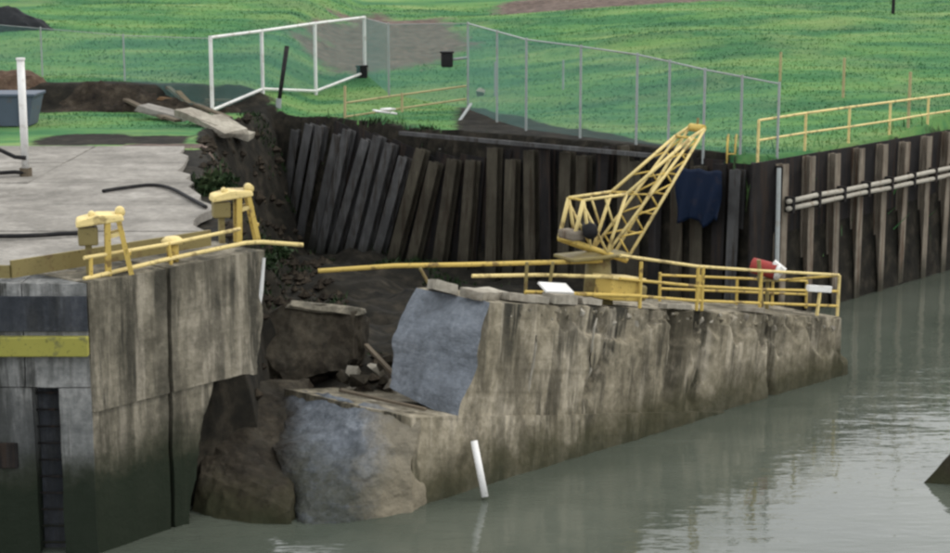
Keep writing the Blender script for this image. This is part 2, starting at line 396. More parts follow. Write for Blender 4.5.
def ground(px, py, d0=40, d1=160):                  # first point of the terrain on a line of sight
    ds = np.arange(d0, d1, .1); r = ray(px, py); t = ds/r[1]; hz = height(t*r[0], ds); zz = CAMZ+t*r[2]
    i = np.argmax(zz <= hz); return Vector((t[i]*r[0], ds[i], hz[i]))
def gz(x, y): return float(height(np.array([x]), np.array([y]))[0])

def lines(segs):
    out = []
    for a, b, st in segs: out += list(np.arange(a, b, st))
    return np.array(out+[segs[-1][1]])
gx = lines([(-600, -100, 50), (-100, -40, 6), (-40, -16, .8), (-16, 20, .22), (20, 40, .8), (40, 120, 6), (120, 700, 40)])
gy = lines([(-120, 20, 20), (20, 33, 2), (33, 66, .22), (66, 92, .45), (92, 160, 3), (160, 400, 20), (400, 1500, 100)])
X, Y = np.meshgrid(gx, gy, indexing='ij'); Z = height(X, Y)
nx, ny = X.shape
idx = np.arange(nx*ny).reshape(nx, ny)
faces = np.stack([idx[:-1, :-1], idx[1:, :-1], idx[1:, 1:], idx[:-1, 1:]], -1).reshape(-1, 4)
me = bpy.data.meshes.new('ground'); me.from_pydata(np.stack([X, Y, Z], -1).reshape(-1, 3).tolist(), [], faces.tolist())
me.polygons.foreach_set('use_smooth', [True]*len(me.polygons))
def cover(x, y, z, sd):
    """r: dark bare soil, g: brown track soil"""
    x = np.asarray(x, float); y = np.asarray(y, float)
    r = np.maximum(sstep(.45, .1, sd)*np.where(x > 7.2, sstep(.1, -.1, sd), 1), sstep(-3, -4, x)*sstep(49.6, 49, y))
    left = sstep(-6, -8, x)
    wob = 1.3*fbm(x*.35, y*.35)
    r = np.maximum(r, left*sstep(60.2, 60.9, y+wob*.6)*sstep(63.2, 62.2, y+wob*.6)*sstep(-16.5, -14, x+wob))       # scarp behind the apron
    r = np.maximum(r, left*sstep(49.9, 50.6, y+wob*.5)*sstep(53.4, 52.2, y+wob)*sstep(-13.5, -12, x)*sstep(-8, -8.8, x))                # dark strip at the apron's far end
    r = np.maximum(r, sstep(1.2, 0, sd+wob*.6-5.6*np.clip(1-(x+.5)/7., 0, 1))*sstep(-1.5, .2, x)*sstep(7.5, 6, x))                              # bare fill under the fence
    r = np.maximum(r, .55*sstep(1.4, .3, sd+wob*.5)*sstep(-6, -3, x)*sstep(1, -1, x))
    g = sstep(0, .7, 1-np.hypot((x+3.9)/5.6, (y-79)/13.)+wob*.25)                                                    # worn bank at the top
    tr = 87.5+.05*x+wob
    g = np.maximum(g, sstep(4.0, 2.0, np.abs(y-tr-2.))*sstep(-1, 3, x)*sstep(16, 9, x))
    #g = np.maximum(g, sstep(1.6, .9, np.abs((y-58.2)-(x-15)*1.15-1.4))*sstep(12, 13.5, x))                         # track at the right edge
    g = np.maximum(g, sstep(.9, .2, np.abs(y-50.1+wob*.3))*sstep(-10.5, -9.5, x)*sstep(-7, -7.6, x))
    r = r*(1-.9*sstep(.3, .7, g)*sstep(52, 51, y))              # sandy strip
    return r, g
SD, _ = land_sd(X, Y); cr, cg = cover(X, Y, Z, SD)
ca = me.color_attributes.new('cover', 'FLOAT_COLOR', 'POINT')
ca.data.foreach_set('color', np.stack([cr, cg, 0*cr, 0*cr+1], -1).reshape(-1).astype(np.float32))
structure(link('ground', me, M['ground']))
# water
me = bpy.data.meshes.new('water'); me.from_pydata([(-600, -120, 0), (700, -120, 0), (700, 700, 0), (-600, 700, 0)], [], [(0, 1, 2, 3)])
structure(link('water', me, M['water']))

# ------------------------------------------------------------------ concrete apron on the left: slabs with open joints
ap = MB(); apron = bpy.data.objects.new('pavement', None); col.objects.link(apron); structure(apron); apron.location = (-10, 40, AZ)
ys = [C1.y+1.2, 34.6, 38.2, 41.8, 45.6, 49.4]
def edge_x(y): return float(np.interp(y, [31, 33.9, 37, 41, 47, 50], [-7.3, -5.3, -5.4, -6.5, -7.8, -8.2]))
k = 0
for j in range(5):
    x1 = None; xs = [-26, -22, -18, -14.2, -10.6]
    for i in range(5):
        ya, yb = ys[j]+.02, ys[j+1]-.02
        xa = xs[i]+.02
        if i < 4: pa = pb = xs[i+1]-.02
        else: pa, pb = edge_x(ya), edge_x(yb)
        zt = AZ+.06+random.uniform(-.012, .012); tl = random.uniform(-.02, .02)
        m = MB(); tops = [(xa, ya, zt), (pa, ya, zt+tl), (pb, yb, zt+tl), (xa, yb, zt)]
        if i == 4:   # ragged outer edge
            mid = [(np.interp(t, [0, 1], [pa, pb])+random.uniform(-.35, .12), ya+(yb-ya)*t, zt+tl) for t in (.2, .4, .6, .8)]
            tops = [tops[0], tops[1]]+mid+[tops[2], tops[3]]
        n = len(tops); m.add(tops+[(a, b, c-.2) for a, b, c in tops], [tuple(range(n)), tuple(range(2*n-1, n-1, -1))]+[(q, q+n, (q+1) % n+n, (q+1) % n) for q in range(n)])
        m.build('paving_slab', M['slab'], apron, bevel=.015)

# ------------------------------------------------------------------ standing lock wall (left)
wt = (C2-C1); wl = Vector((wt.x, wt.y, 0)).length; wd = Vector((wt.x, wt.y, 0)).normalized(); wn = Vector((-wd.y, wd.x, 0))   # into the land
lw = thing('lock_wall', 'standing weathered concrete lock wall with broken end beside the gap', 'wall', (C1.x, C1.y, 0))
def blk(p0, p1, depth, z0, z1, name, mat, parent, n=(20, 4, 20), amp=.03, p1low=None, sc=1.4, fn=None, inn=wn):
    """wall block between plan points p0 and p1, going back by depth"""
    q1 = p1low if p1low is not None else p1
    c = [[[Vector((p.x, p.y, 0))+inn*(depth*j)+Vector((0, 0, zz)) for zz, p in ((z0, pl), (z1, ph))] for j in (0, 1)] for pl, ph in ((p0, p0), (q1, p1))]
    o = hexa(c, n, fn, amp, sc).build(name, mat, parent); weld(o); return autosmooth(o, 45)
def along(t): return C1+wd*(wl*t)
g0 = .425; LZ = atd(88, 413, C1.y).z
def chip(a, b, c, p):    # ragged broken end towards the gap
    e = sstep(.8, 1, a)[:, None]*np.stack([fbm(p[:, 2]*1.7, p[:, 1]*2), fbm(p[:, 2]*1.9+9, p[:, 1]*2), fbm(p[:, 0]*2, p[:, 2]*2+4)], 1)*.13
    return e
blk(along(0)+wn*.0, along(g0)-wd*.05, 1.9, LZ, AZ, 'upper_panel', M['wall'], lw, (24, 6, 30), .035)
blk(along(g0)+wd*.05, along(1), 1.9, LZ, AZ, 'upper_panel', M['wall'], lw, (36, 8, 36), .035, p1low=along(.93), fn=chip)
blk(along(0)+wn*.06, along(g0)-wd*.05+wn*.06, 1.8, -2.2, LZ-.01, 'lower_panel', M['wall'], lw, (24, 6, 30), .035)
blk(along(g0)+wd*.05+wn*.06, along(.68)+wn*.06, 1.8, -.5, LZ-.01, 'lower_panel', M['wall'], lw, (24, 6, 30), .04, p1low=along(g0)+wd*.14+wn*.06, fn=chip)
blk(along(g0)-wd*.06+wn*.22, along(g0)+wd*.06+wn*.22, .5, -2.2, AZ-.1, 'joint_filler', M['lagging'], lw, (1, 1, 4), 0)
# front face, with ladder slot
Yn = Vector((0, 1, 0)); off = Vector((0, .02, 0))
def fr(x0, x1, z0, z1, dep=1.5, y=33.72, name='front_panel', mat='wall_front', n=(14, 3, 20), amp=.03):
    c = [[[Vector((x, y+dep*j, z)) for z in (z0, z1)] for j in (0, 1)] for x in (x0, x1)]
    o = hexa(c, n, None, amp, 1.4).build(name, M[mat], lw); weld(o); return autosmooth(o, 45)
F0 = C1.y+.02; xe = C1.x-.03; xa, xb = atd(35, 440, F0).x, atd(60, 440, F0).x; zs = atd(48, 388, F0).z
fr(xa-.1, xe, zs+.02, AZ-.02, y=F0); fr(xb+.01, xe, -2.2, zs, y=F0); fr(-13, xa-.12, zs+.02, AZ-.02, y=F0); fr(-13, xa-.01, -2.2, zs, y=F0, n=(40, 3, 24)); fr(-26, -13.02, -2.2, AZ-.02, y=F0, n=(30, 3, 16))
fr(xa, xb, -2.2, zs-.01, 1.0, F0+.35, 'ladder_slot_back', 'plate', (3, 2, 10))
for zz in np.arange(.15, zs, .3): MB().tube([(xa, F0+.2, zz), (xb, F0+.2, zz)], .02, 6).build('ladder_rung', M['lagging'], lw)
cc = atd(8, 455, F0); MB().box((cc.x, F0-.02, cc.z), (.36, .1, .45)).build('drain_grate', M['lagging'], lw, bevel=.02)
z0_, z1_ = atd(40, 331, F0).z, atd(40, 296, F0).z
MB().box((xe-9, F0-.03, (z0_+z1_)/2), (18.0, .06, z1_-z0_)).build('damp_coping_band', M['plate'], lw, bevel=.01)
zb_ = atd(40, 345, F0).z
tag(MB().box((xe-9, F0-.10, zb_), (18.02, .16, .34)).build('rubbing_beam', M['yellowgreen'], None, bevel=.02), 'yellow green horizontal rubbing beam on the wall front', 'beam')
# ochre kerb plate along the wall head
kp = MB(); kp.beam(C1+wn*.95+Vector((-.6, -.4, .2)), C2+wn*.95+wd*(-.5)+Vector((0, 0, .2)), .06, .3); kp.beam((-26, C1.y+.6, AZ+.13), C1+wn*.95+Vector((-.62, -.4, .16)), .06, .22)
tag(kp.build('kerb_plate', M['ochre']), 'dirty ochre kerb plate along the edge of the grey apron', 'kerb')

# railing on standing wall
def rail_thing(label, loc): return thing('railing', label, 'railing', loc)
lr = rail_thing('low bent yellow railing on the standing wall head', C1+wn*.3)
a0 = atd(84, 258, C1.y+.3); a1 = atd(240, 229, C2.y-.3); MB().tube([a0, a0.lerp(a1, .5)+Vector((0, 0, -.03)), a1], .035).build('top_rail', M['paleyellow'], lr)
b0 = atd(84, 279, C1.y+.25); b1 = atd(245, 243, C2.y-.2); b2 = atd(303, 245, C2.y+.2)
MB().tube([b0, b0.lerp(b1, .5)+Vector((0, 0, .02)), b1, b1.lerp(b2, .3)+Vector((0, 0, .03)), b2], .04).build('lower_rail', M['paleyellow'], lr)
for t in (.04, .52):
    p = a0.lerp(a1, t); q = b0.lerp(b1, t); MB().tube([Vector((q.x, q.y, AZ-.03)), Vector((p.x, p.y, p.z))], .035).build('post', M['yellow'], lr)
# two yellow hoist frames and a small bollard
def hoist(label, c, s, turn):
    t = thing('bollard_frame', label, 'bollard', c, 'yellow frames on the standing wall')
    M3 = Matrix.Rotation(turn, 3, 'Z'); V = lambda x, y, z: Vector(c)+M3 @ Vector((x*s, y*s, z*s))
    for y in (-.17, .17):
        MB().beam(V(.04, y, 0), V(.06, y, 1.0), .10, .10).build('leg', M['yellow'], t)
        MB().beam(V(.46, y, 0), V(.26, y, 1.04), .085, .085).build('leg', M['yellow'], t)
        MB().beam(V(.02, y, .72), V(.36, y, .80), .07, .07).build('cross_bar', M['paleyellow'], t)
    MB().beam(V(.44, -.2, .40), V(.44, .2, .40), .05, .05).build('brace', M['yellow'], t)
    MB().beam(V(.05, -.2, .30), V(.05, .2, .62), .05, .05).build('brace', M['yellow'], t)
    m = MB(); m.add([V(-.52, -.25, .92), V(.36, -.25, 1.02), V(.36, .25, 1.02), V(-.52, .25, .92), V(-.50, -.22, 1.05), V(-.12, -.24, 1.14), V(.34, -.22, 1.13), V(.34, .22, 1.15), V(-.12, .24, 1.16), V(-.50, .22, 1.07)],
                    [(0, 1, 6, 5, 4), (4, 5, 8, 9), (5, 6, 7, 8), (3, 9, 8, 7, 2), (0, 4, 9, 3), (1, 2, 7, 6), (0, 3, 2, 1)])
    m.build('head_plate', M['paleyellow'], t, bevel=.03)
    MB().box(V(-.30, 0, .74), (.36*s, .34*s, .34*s), M3).build('gear_box', M['ochre'], t, bevel=.03)
    MB().box(V(-.30, 0, .28), (.12*s, .14*s, .58*s), M3).build('gear_post', M['ochre'], t)
    MB().tube([V(.30, -.12, 1.17), V(.30, .12, 1.17)], .085, 12).build('sheave', M['paleyellow'], t, True)
    MB().tube([V(-.22, -.1, 1.13), V(-.22, .1, 1.13)], .06, 10).build('roller', M['paleyellow'], t, True)
hoist('squat yellow hooded frame at the near corner of the standing wall', atz(106, 274, AZ), .93, R_(14))
hoist('tall yellow hooded frame at the broken end of the standing wall', atz(236, 243, AZ), .90, R_(18))
p = atz(173, 262, AZ); t = thing('small_bollard', 'small yellow capped bollard between the two yellow frames', 'bollard', p)
MB().tube([p, p+Vector((0, 0, .36))], .11, 14).build('stem', M['yellow'], t, True)
MB().tube([p+Vector((0, 0, .34)), p+Vector((0, 0, .40)), p+Vector((0, 0, .46))], [.19, .2, .13], 14).build('cap', M['paleyellow'], t, True)
# exposed rebar strand at the broken end
rb = MB(); rb.tube([atd(264, 258, C2.y-.02), atd(261, 290, C2.y-.1), atd(256, 325, C2.y-.15), atd(249, 347, C2.y-.25)], [.03, .045, .05, .03], 6)
tag(rb.build('hanging_cable', M['white']), 'pale cable hanging down the broken end of the standing wall', 'cable')

# ------------------------------------------------------------------ collapsed lock wall
O = Vector((-1.22, 31.81, 0)); T = Vector((.706, .708, 0)); N = Vector((-.708, .706, 0))
def topz(s): return 3.55-.173*(s-2.62)
def ledgez(s): return 1.70-.172*s
def CW(s, n, z): return O+T*s+N*n+Vector((0, 0, z))
cw = thing('collapsed_wall', 'tilted brown concrete lock wall sunk into the water', 'wall', CW(7, 1.5, 0))
def spall(a, b, c, p):
    # ragged top edge of the front face, with lumps hanging out of it, and long vertical gouges
    front = sstep(.12, 0, b)
    s = a*12
    reach = .80-.16*fbm(s*.8, 3+0*s)-.10*vn(s*3.1, 8+0*s)
    edge = sstep(reach, reach+.06, c)*sstep(.10, .25, a)
    rag = np.clip(.5+.9*fbm(s*3.2, c*1.6), 0, 1)
    d = edge*(.24*rag+.05)+.05*np.maximum(0, fbm(s*1.8, c*.5+7))
    for ce, w in ((.30, .010), (.475, .012), (.555, .013), (.77, .007)):
        cx = ce+.03*fbm(c*3+ce*50, 0*c)+(1-c)*(-.02); d = d+.24*np.exp(-((a-cx)/w)**2)*sstep(.15, .4, c)
    off_ = (front*d)[:, None]*np.array(N[:])
    off_[:, 2] -= front*edge*.08*rag
    lft = sstep(.06, 0, a)                              # broken left end
    bul = lft*(.22*fbm(p[:, 1]*1.2, p[:, 2]*1.3)-.30*np.sin(np.pi*np.clip(c, 0, 1))*b)
    return off_+bul[:, None]*np.array(T[:])
c = [[[CW(s0, n0, z0), CW(s1, n1, z1)] for (s0, n0, z0, s1, n1, z1) in r] for r in (
    ((1.64, .32, ledgez(1.64)-.03, 2.62, .48, topz(2.62)), (1.55, 2.25, 1.75, 2.62, 2.66, topz(2.62))),
    ((15.15, .20, -2.4, 14.95, .26, topz(14.95)), (15.15, 2.3, -2.4, 14.95, 2.5, topz(14.95))))]
o = hexa(c, (280, 22, 80), spall, .035, 1.1).build('upper_wall', M['broken'], cw); weld(o); autosmooth(o, 50)
# fracture: the left end has bluish sky light put into its grey
o.data.materials.append(M['fracture']); o.data.materials.append(M['rubble'])
for pg in o.data.polygons:
    q_ = Vector(pg.center)+cw.location; s_ = (q_-O).dot(T)
    if pg.normal.dot(-T) > .6 and s_ < 3.1: pg.material_index = 1
def foot(a, b, c, p):
    return ((.06*fbm(a*30, c*3))*sstep(.1, 0, b))[:, None]*np.array(N[:])
c = [[[CW(s0, n0, z0), CW(s1, n1, z1)] for (s0, n0, z0, s1, n1, z1) in r] for r in (
    ((-.1, -.12, -2.2, .36, .34, 1.70), (-.1, 3.9, -2.2, .2, 3.9, 1.64)),
    ((13.2, -.1, -3.2, 13.3, .1, ledgez(13.3)), (13.2, 3.7, -3.2, 13.3, 3.7, ledgez(13.3))))]
o = hexa(c, (120, 26, 30), foot, .045, 1.2).build('footing', M['broken'], cw); weld(o); autosmooth(o, 50)
# sloping broken end of the footing
hull([CW(.55, .3, 1.68), CW(.4, 3.75, 1.66), CW(.55, .2, -1.2), (-1.35, 31.6, -.5), (-1.6, 31.75, .35), (-3.15, 30.75, -.5), (-3.0, 31.3, .3), (-3.8, 32.8, .9), (-3.0, 34, -1), (-4.0, 34.7, 1.45)],
     .16, 1.1, 6, 'broken_end', cw, M['fracture_low'], 0, .055)
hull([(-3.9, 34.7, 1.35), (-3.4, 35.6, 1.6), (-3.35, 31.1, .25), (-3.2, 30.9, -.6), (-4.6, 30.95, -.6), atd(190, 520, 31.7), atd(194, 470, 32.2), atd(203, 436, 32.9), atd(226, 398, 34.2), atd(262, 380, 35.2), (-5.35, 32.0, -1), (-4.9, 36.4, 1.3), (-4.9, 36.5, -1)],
     .16, .9, 6, 'shaded_end', cw, M['dark_concrete'], 3, .05)  # end turned away from the light, its shade put into the colour
# rubble lumps along the spalled head
for i in range(70):
    s = 3.2+11.3*((i+random.random())/70); z = topz(s)-random.uniform(.06, .34); r = random.uniform(.03, .095)
    q = CW(s, .42-.02*s/2+random.uniform(-.04, .12), z)
    pts = [q+Vector((random.gauss(0, 1), random.gauss(0, 1), random.gauss(0, 1.6))).normalized()*r*random.uniform(.7, 1.2) for _ in range(9)]
    hull(pts, .03, 4, 1, 'concrete_lump', cw, M['rubble'] if i % 3 == 0 else M['broken'], i)
# broken coping slabs lying on the left half of the head
for i, (s, n, L, w, h, rz, rx) in enumerate([(3.1, 1.1, 1.5, .5, .16, 20, 8), (3.9, .75, 1.1, .42, .14, -15, -6), (4.9, .7, 1.0, .34, .2, 8, 5), (2.7, 1.9, 1.0, .5, .2, 60, 16), (5.9, .8, .7, .35, .12, 0, 0), (8.6, .62, 1.1, .26, .10, 3, 0), (11.4, .6, .9, .24, .1, -4, 3)]):
    q = CW(s, n, topz(s)+h*.5+.03); Mx = Matrix.Rotation(R_(45+rz), 3, 'Z') @ Matrix.Rotation(R_(9.8), 3, 'Y') @ Matrix.Rotation(R_(rx), 3, 'X')
    pts = [q+Mx @ Vector((x*L/2*random.uniform(.8, 1), y*w/2*random.uniform(.8, 1), z*h/2)) for x in (-1, 1) for y in (-1, 1) for z in (-1, 1)]
    tag(hull(pts, .03, 3, 2, 'coping_slab', None, M['rubble'], i), ['long broken coping slab on the left end of the sunken wall', 'pale coping fragment beside the long slab on the sunken wall', 'flat coping fragment in front of the fallen rail', 'steep coping fragment at the back left corner of the sunken wall', 'short coping fragment just left of the crane base', 'narrow coping strip right of the crane base', 'thin coping strip under the right railing'][i], 'rubble', 'broken coping pieces')
# white down pipe lying against the footing
pa, pb = atd(474, 441, 32.95), atd(485, 497, 32.55)
dp = MB().tube([pa, pb], .068, 12).build('drain_pipe', M['white'], None, True); tag(dp, 'short white pipe leaning on the sunken wall at the waterline', 'pipe')
# ledge drips and scars: proud pale crust strips on the face
for px, y0, y1, w in ((532, 335, 398, .035), (592, 318, 380, .03)):
    pts = [];
    for k in range(7):
        y = y0+(y1-y0)*k/6; s = 3.4+(px-532)/60*1.9
        best = min(np.linspace(1, 13, 400), key=lambda s_: abs((lambda q: 475+FPX*(q.x/((q.y)*math.cos(PITCH)-(q.z-CAMZ)*math.sin(PITCH))))(CW(s_, .36, 2))-px))
        d = CW(best, .36, 2).y; pts.append(atd(px+random.uniform(-1.5, 1.5)-(k-3)*1.2, y, d-.05))
    MB().tube(pts, [w*.5, w, w*.8, w, w*.7, w*.8, w*.3], 6).build('lime_crust', M['rubble'], cw, True)

# broken block behind
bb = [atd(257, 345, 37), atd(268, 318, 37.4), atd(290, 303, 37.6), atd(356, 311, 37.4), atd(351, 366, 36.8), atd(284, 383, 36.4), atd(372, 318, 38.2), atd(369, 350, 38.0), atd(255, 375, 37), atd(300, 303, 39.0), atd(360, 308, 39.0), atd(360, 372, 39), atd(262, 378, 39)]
tag(hull(bb, .14, 1.3, 5, 'fallen_block', None, M['dark_concrete'], 8, .06), 'dark broken concrete block tipped in the gap behind the footing', 'rubble')
cap = [atd(284, 309, 37.45), atd(292, 300, 37.7), atd(362, 308, 37.5), atd(366, 313, 37.4), atd(294, 302, 38.6), atd(366, 308, 38.6), atd(290, 306, 37.4), atd(358, 316, 37.3)]
tag(hull(cap, .05, 2, 3, 'coping_slab', None, M['wall'], 5), 'pale coping crust on top of the dark tipped block', 'rubble', 'broken coping pieces')
for a, b, w, lab in (((366, 345), (402, 383), .09, 'pale broken stick slanting between the tipped block and the sunken wall'), ((330, 392), (420, 414), .07, 'thin splintered board lying along the broken footing edge')):
    pa, pb = atd(*a, 36.3), atd(*b, 34.6)
    if b[0] == 420: pa, pb = CW(.55, 2.6, 1.78), CW(.9, .5, 1.72)
    tag(MB().beam(pa, pb, w, w*.7).build('broken_board', M['wood']), lab, 'board', 'broken boards on the rubble')
# loose rubble in the gap
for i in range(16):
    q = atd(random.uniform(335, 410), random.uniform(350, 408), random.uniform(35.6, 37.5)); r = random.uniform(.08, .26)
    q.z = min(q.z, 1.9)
    hull([q+Vector((random.gauss(0, 1), random.gauss(0, 1), random.gauss(0, .8))).normalized()*r for _ in range(10)], .04, 3, 1, 'rubble_lump', cw, M['dark_concrete'] if i % 3 else M['rubble'], i)

# ------------------------------------------------------------------ railing and gear on the collapsed wall
def sx(px, n, h):     # station along the wall that stands at picture column px
    f = lambda s_: (lambda q: 475+FPX*q.x/(q.y*math.cos(PITCH)-(q.z-CAMZ)*math.sin(PITCH)))(CW(s_, n, topz(s_)+h))
    lo, hi = 1., 16.
    for _ in range(40):
        m_ = (lo+hi)/2
        if f(m_) < px: lo = m_
        else: hi = m_
    return lo
def ct(s, n, h): return CW(s, n, topz(s)+h)
nr = .62
rr = rail_thing('two bar yellow railing on the head of the sunken wall', ct(11, nr, 0))
S = {px: sx(px, nr, .5) for px in (527, 620, 640, 697, 760, 838)}
MB().tube([ct(S[620], nr, 1.12), ct(S[697], nr, 1.0), ct(S[760], nr, 1.0), ct(S[838], nr, 1.03)], .035).build('top_rail', M['paleyellow'], rr)
MB().tube([ct(S[620], nr, .62), ct(S[697], nr, .55), ct(S[760], nr, .56), ct(S[838], nr, .62)], .032).build('mid_rail', M['yellow'], rr)
MB().tube([ct(S[640], nr, .26), ct(S[697], nr, .22), ct(S[838], nr, .25)], .032).build('low_rail', M['yellow'], rr)
for px in (640, 697, 702, 760, 838):
    s = sx(px, nr, .5); MB().tube([ct(s, nr, 0), ct(s+.03, nr, 1.02)], .04).build('post', M['yellow'] if px != 838 else M['paleyellow'], rr)
MB().tube([ct(S[760]+.1, nr, .15), ct(S[760]-.02, nr+.05, 1.25)], .05).build('brace', M['ochre'], rr)
# back row of the railing at the far edge of the wall head
nb = 2.2; b0s, b1s = sx(660, nb, .5), sx(838, nb, .5)
r2 = rail_thing('rear yellow railing along the back edge of the sunken wall', ct(b0s, nb, 0))
MB().tube([ct(b0s, nb, .62), ct(b1s, nb, .7)], .03).build('top_rail', M['yellow'], r2)
MB().tube([ct(b0s, nb, .3), ct(b1s, nb, .35)], .03).build('mid_rail', M['yellow'], r2)
for i in range(5):
    s = b0s+(b1s-b0s)*i/4; MB().tube([ct(s, nb, 0), ct(s, nb, .68)], .035).build('post', M['yellow'], r2)
# end railing
MB().tube([ct(S[838], nr, 1.02), ct(S[838]+.05, nb, .7)], .03).build('end_rail', M['yellow'], rr)
# fallen rails
m = MB(); pA = atd(318, 271, 36.2); pB = atd(470, 264.5, 36.6); pC = atd(602, 261, 37.4)
m.tube([pA, pA.lerp(pB, .5)+Vector((0, 0, .04)), pB, pC], .05); tag(m.build('fallen_rail', M['yellow']), 'long fallen yellow rail jutting over the left end of the sunken wall', 'rail', 'fallen rails')
m = MB(); m.tube([atd(472, 276, 36.0), atd(540, 275, 36.6), atd(612, 277, 37.0)], .04); tag(m.build('fallen_rail', M['paleyellow']), 'shorter fallen yellow rail under the long one', 'rail', 'fallen rails')
m = MB(); m.tube([atd(525, 292, 35.9), atd(640, 296, 37.2)], .04); tag(m.build('fallen_rail', M['yellow']), 'yellow rail lying on the wall head before the crane', 'rail', 'fallen rails')
for px0, py0, px1, py1, d in ((420, 268, 432, 290, 36), (527, 262, 525, 300, 36.2), (553, 262, 548, 296, 36.5)):
    tag(MB().tube([atd(px0, py0, d), atd(px1, py1, d)], .035).build('rail_post', M['ochre']), {420: 'bent stub post under the fallen rail at the left end', 527: 'dark ochre post holding the fallen rail', 553: 'ochre post just left of the crane base'}[px0], 'post', 'posts of the fallen rails')
def boxat(name, mat, label, cat, px, n, h, L, w, hh, rz=0, group=None):
    s = sx(px, n, h); Mx = Matrix.Rotation(R_(45+rz), 3, 'Z') @ Matrix.Rotation(R_(9.8), 3, 'Y'); t = thing(name, label, cat, ct(s, n, 0), group)
    return t, ct(s, n, h), Mx
t, q, Mx = boxat('control_box', None, 'yellow gear box in front of the crane base', 'box', 618, .95, .36, 0, 0, 0)
MB().box(q, (1.0, .5, .46), Mx).build('body', M['yellow'], t, bevel=.03); MB().box(q+Mx @ Vector((0, 0, .26)), (1.1, .6, .06), Mx).build('lid', M['paleyellow'], t, bevel=.01)
MB().box(q+Mx @ Vector((.62, 0, -.05)), (.3, .4, .34), Mx).build('motor', M['ochre'], t, bevel=.05)
t, q, Mx = boxat('white_sheet', None, 'white panel lying on the wall head left of the gear box', 'panel', 556, .8, .33, 0, 0, 0)
MB().box(q, (.85, .32, .05), Mx @ Matrix.Rotation(R_(30), 3, 'X')).build('sheet', M['white'], t, bevel=.008); MB().box(q+Vector((0, 0, -.18)), (.7, .08, .26), Mx).build('frame', M['ochre'], t)
t, q, Mx = boxat('white_box', None, 'white board fixed to the right end of the yellow railing', 'board', 819, nr-.03, .66, 0, 0, 0, 0)
MB().box(q, (1.0, .10, .16), Mx).build('board', M['white'], t, bevel=.012); MB().box(q+Vector((0, 0, -.36)), (.06, .06, .62), Mx).build('bracket', M['paleyellow'], t)
# red and white drum
s = sx(768, 1.5, 1.0); q = ct(s, 1.5, .98); dm = thing('warning_drum', 'red drum with white end above the right railing', 'drum', ct(s, 1.5, 0))
ax = Vector((.8, -.35, -.18)).normalized()
MB().tube([q-ax*.42, q-ax*.40, q+ax*.22], [.15, .19, .2], 18).build('shell', M['red'], dm, True); MB().tube([q+ax*.215, q+ax*.30], [.21, .2], 18).build('white_end', M['white'], dm, True)
MB().tube([q+ax*.12+Vector((0, 0, .2)), q+ax*.28+Vector((.12, 0, .02))], .10, 8).build('white_flap', M['white'], dm)
MB().tube([ct(s, 1.5, 0), ct(s, 1.5, .85)], .05).build('stand', M['ochre'], dm); MB().box(ct(s, 1.5, .74), (.5, .4, .05)).build('cradle', M['ochre'], dm)

# ------------------------------------------------------------------ crane
cr = thing('crane', 'yellow lattice boom crane standing on the sunken wall', 'crane', ct(sx(600, 1.4, .5), 1.4, 0))
side = Vector((-.60, .80, 0)).normalized()
def cp(px, py, d, k): return atd(px, py, d)+side*k*.24
def tb(name, a, b, r=.04, mat='paleyellow'): MB().tube([a, b], r*.84, 7).build(name, M[mat], cr, True)
Dn = dict(Br=(619, 259, 37.9), Bl=(600, 251, 37.6), Kn=(619, 193, 38.0), TL=(683, 137, 38.9), TP=(697, 128, 39.0), Mt=(576, 199, 37.3), Ma=(566, 240, 37.2), Mb=(583, 245, 37.4), In=(607, 226, 37.8))
for k in (-1, 1):
    g = {n: cp(*v, k) for n, v in Dn.items()}
    tb('boom_chord', g['Br'], g['TP'], .042); tb('boom_chord', g['Bl'], g['Kn'], .045); tb('boom_chord', g['Kn'], g['TL'], .045); tb('boom_chord', g['TL'], g['TP'], .045)
    tb('boom_chord', g['Bl'], g['TL'].lerp(g['TP'], .3), .04)
    tb('mast', g['Ma'], g['Mt'], .055); tb('mast', g['Mb'], g['Mt'], .045); tb('back_stay', g['Mt'], g['Kn'], .04); tb('back_stay', g['Mt'].lerp(g['Mb'], .15), g['Bl'], .035)
    tb('back_stay', g['Mt'].lerp(g['Kn'], .5), g['In'], .03)
    # lattice
    ch = [g['Br'].lerp(g['TP'], t) for t in (.04, .22, .40, .58, .76, .92)]
    up = [g['Bl'].lerp(g['TL'].lerp(g['TP'], .3), t) for t in (.13, .31, .49, .67, .84, .96)]
    for i in range(6):
        tb('lattice_bar', ch[i], up[i], .024, 'yellow')
        if i < 5: tb('lattice_bar', up[i], ch[i+1], .024, 'yellow')
    kl = [g['Kn'].lerp(g['TL'], t) for t in (.0, .3, .6)]
    for i in range(3): tb('lattice_bar', kl[i], up[i+2], .022, 'yellow')
    tb('base_beam', g['Ma'], g['Br'], .07, 'yellow')
gm = {n: (cp(*v, -1), cp(*v, 1)) for n, v in Dn.items()}
for n in ('Br', 'Bl', 'Kn', 'TL', 'Mt', 'Ma', 'Mb', 'TP'): tb('cross_bar', *gm[n], .035, 'yellow')
for t in (.2, .35, .5, .65, .8):
    tb('cross_bar', gm['Br'][0].lerp(gm['TP'][0], t), gm['Br'][1].lerp(gm['TP'][1], t), .025, 'yellow')
hd = (gm['TP'][0]+gm['TP'][1])/2
MB().tube([hd-side*.2, hd+side*.2], .09, 14).build('head_sheave', M['yellow'], cr)
MB().tube([hd+Vector((0, 0, .0)), hd+Vector((.02, 0, .22))], .03).build('head_pin', M['ochre'], cr)
pc = (gm['Ma'][0]+gm['Br'][1])/2; base = ct(sx(598, 1.4, .5), 1.4, 0)
MB().box((pc.x, pc.y, pc.z-.12), (1.5, .8, .07), Matrix.Rotation(R_(30), 3, 'Z')).build('deck', M['ochre'], cr, bevel=.02)
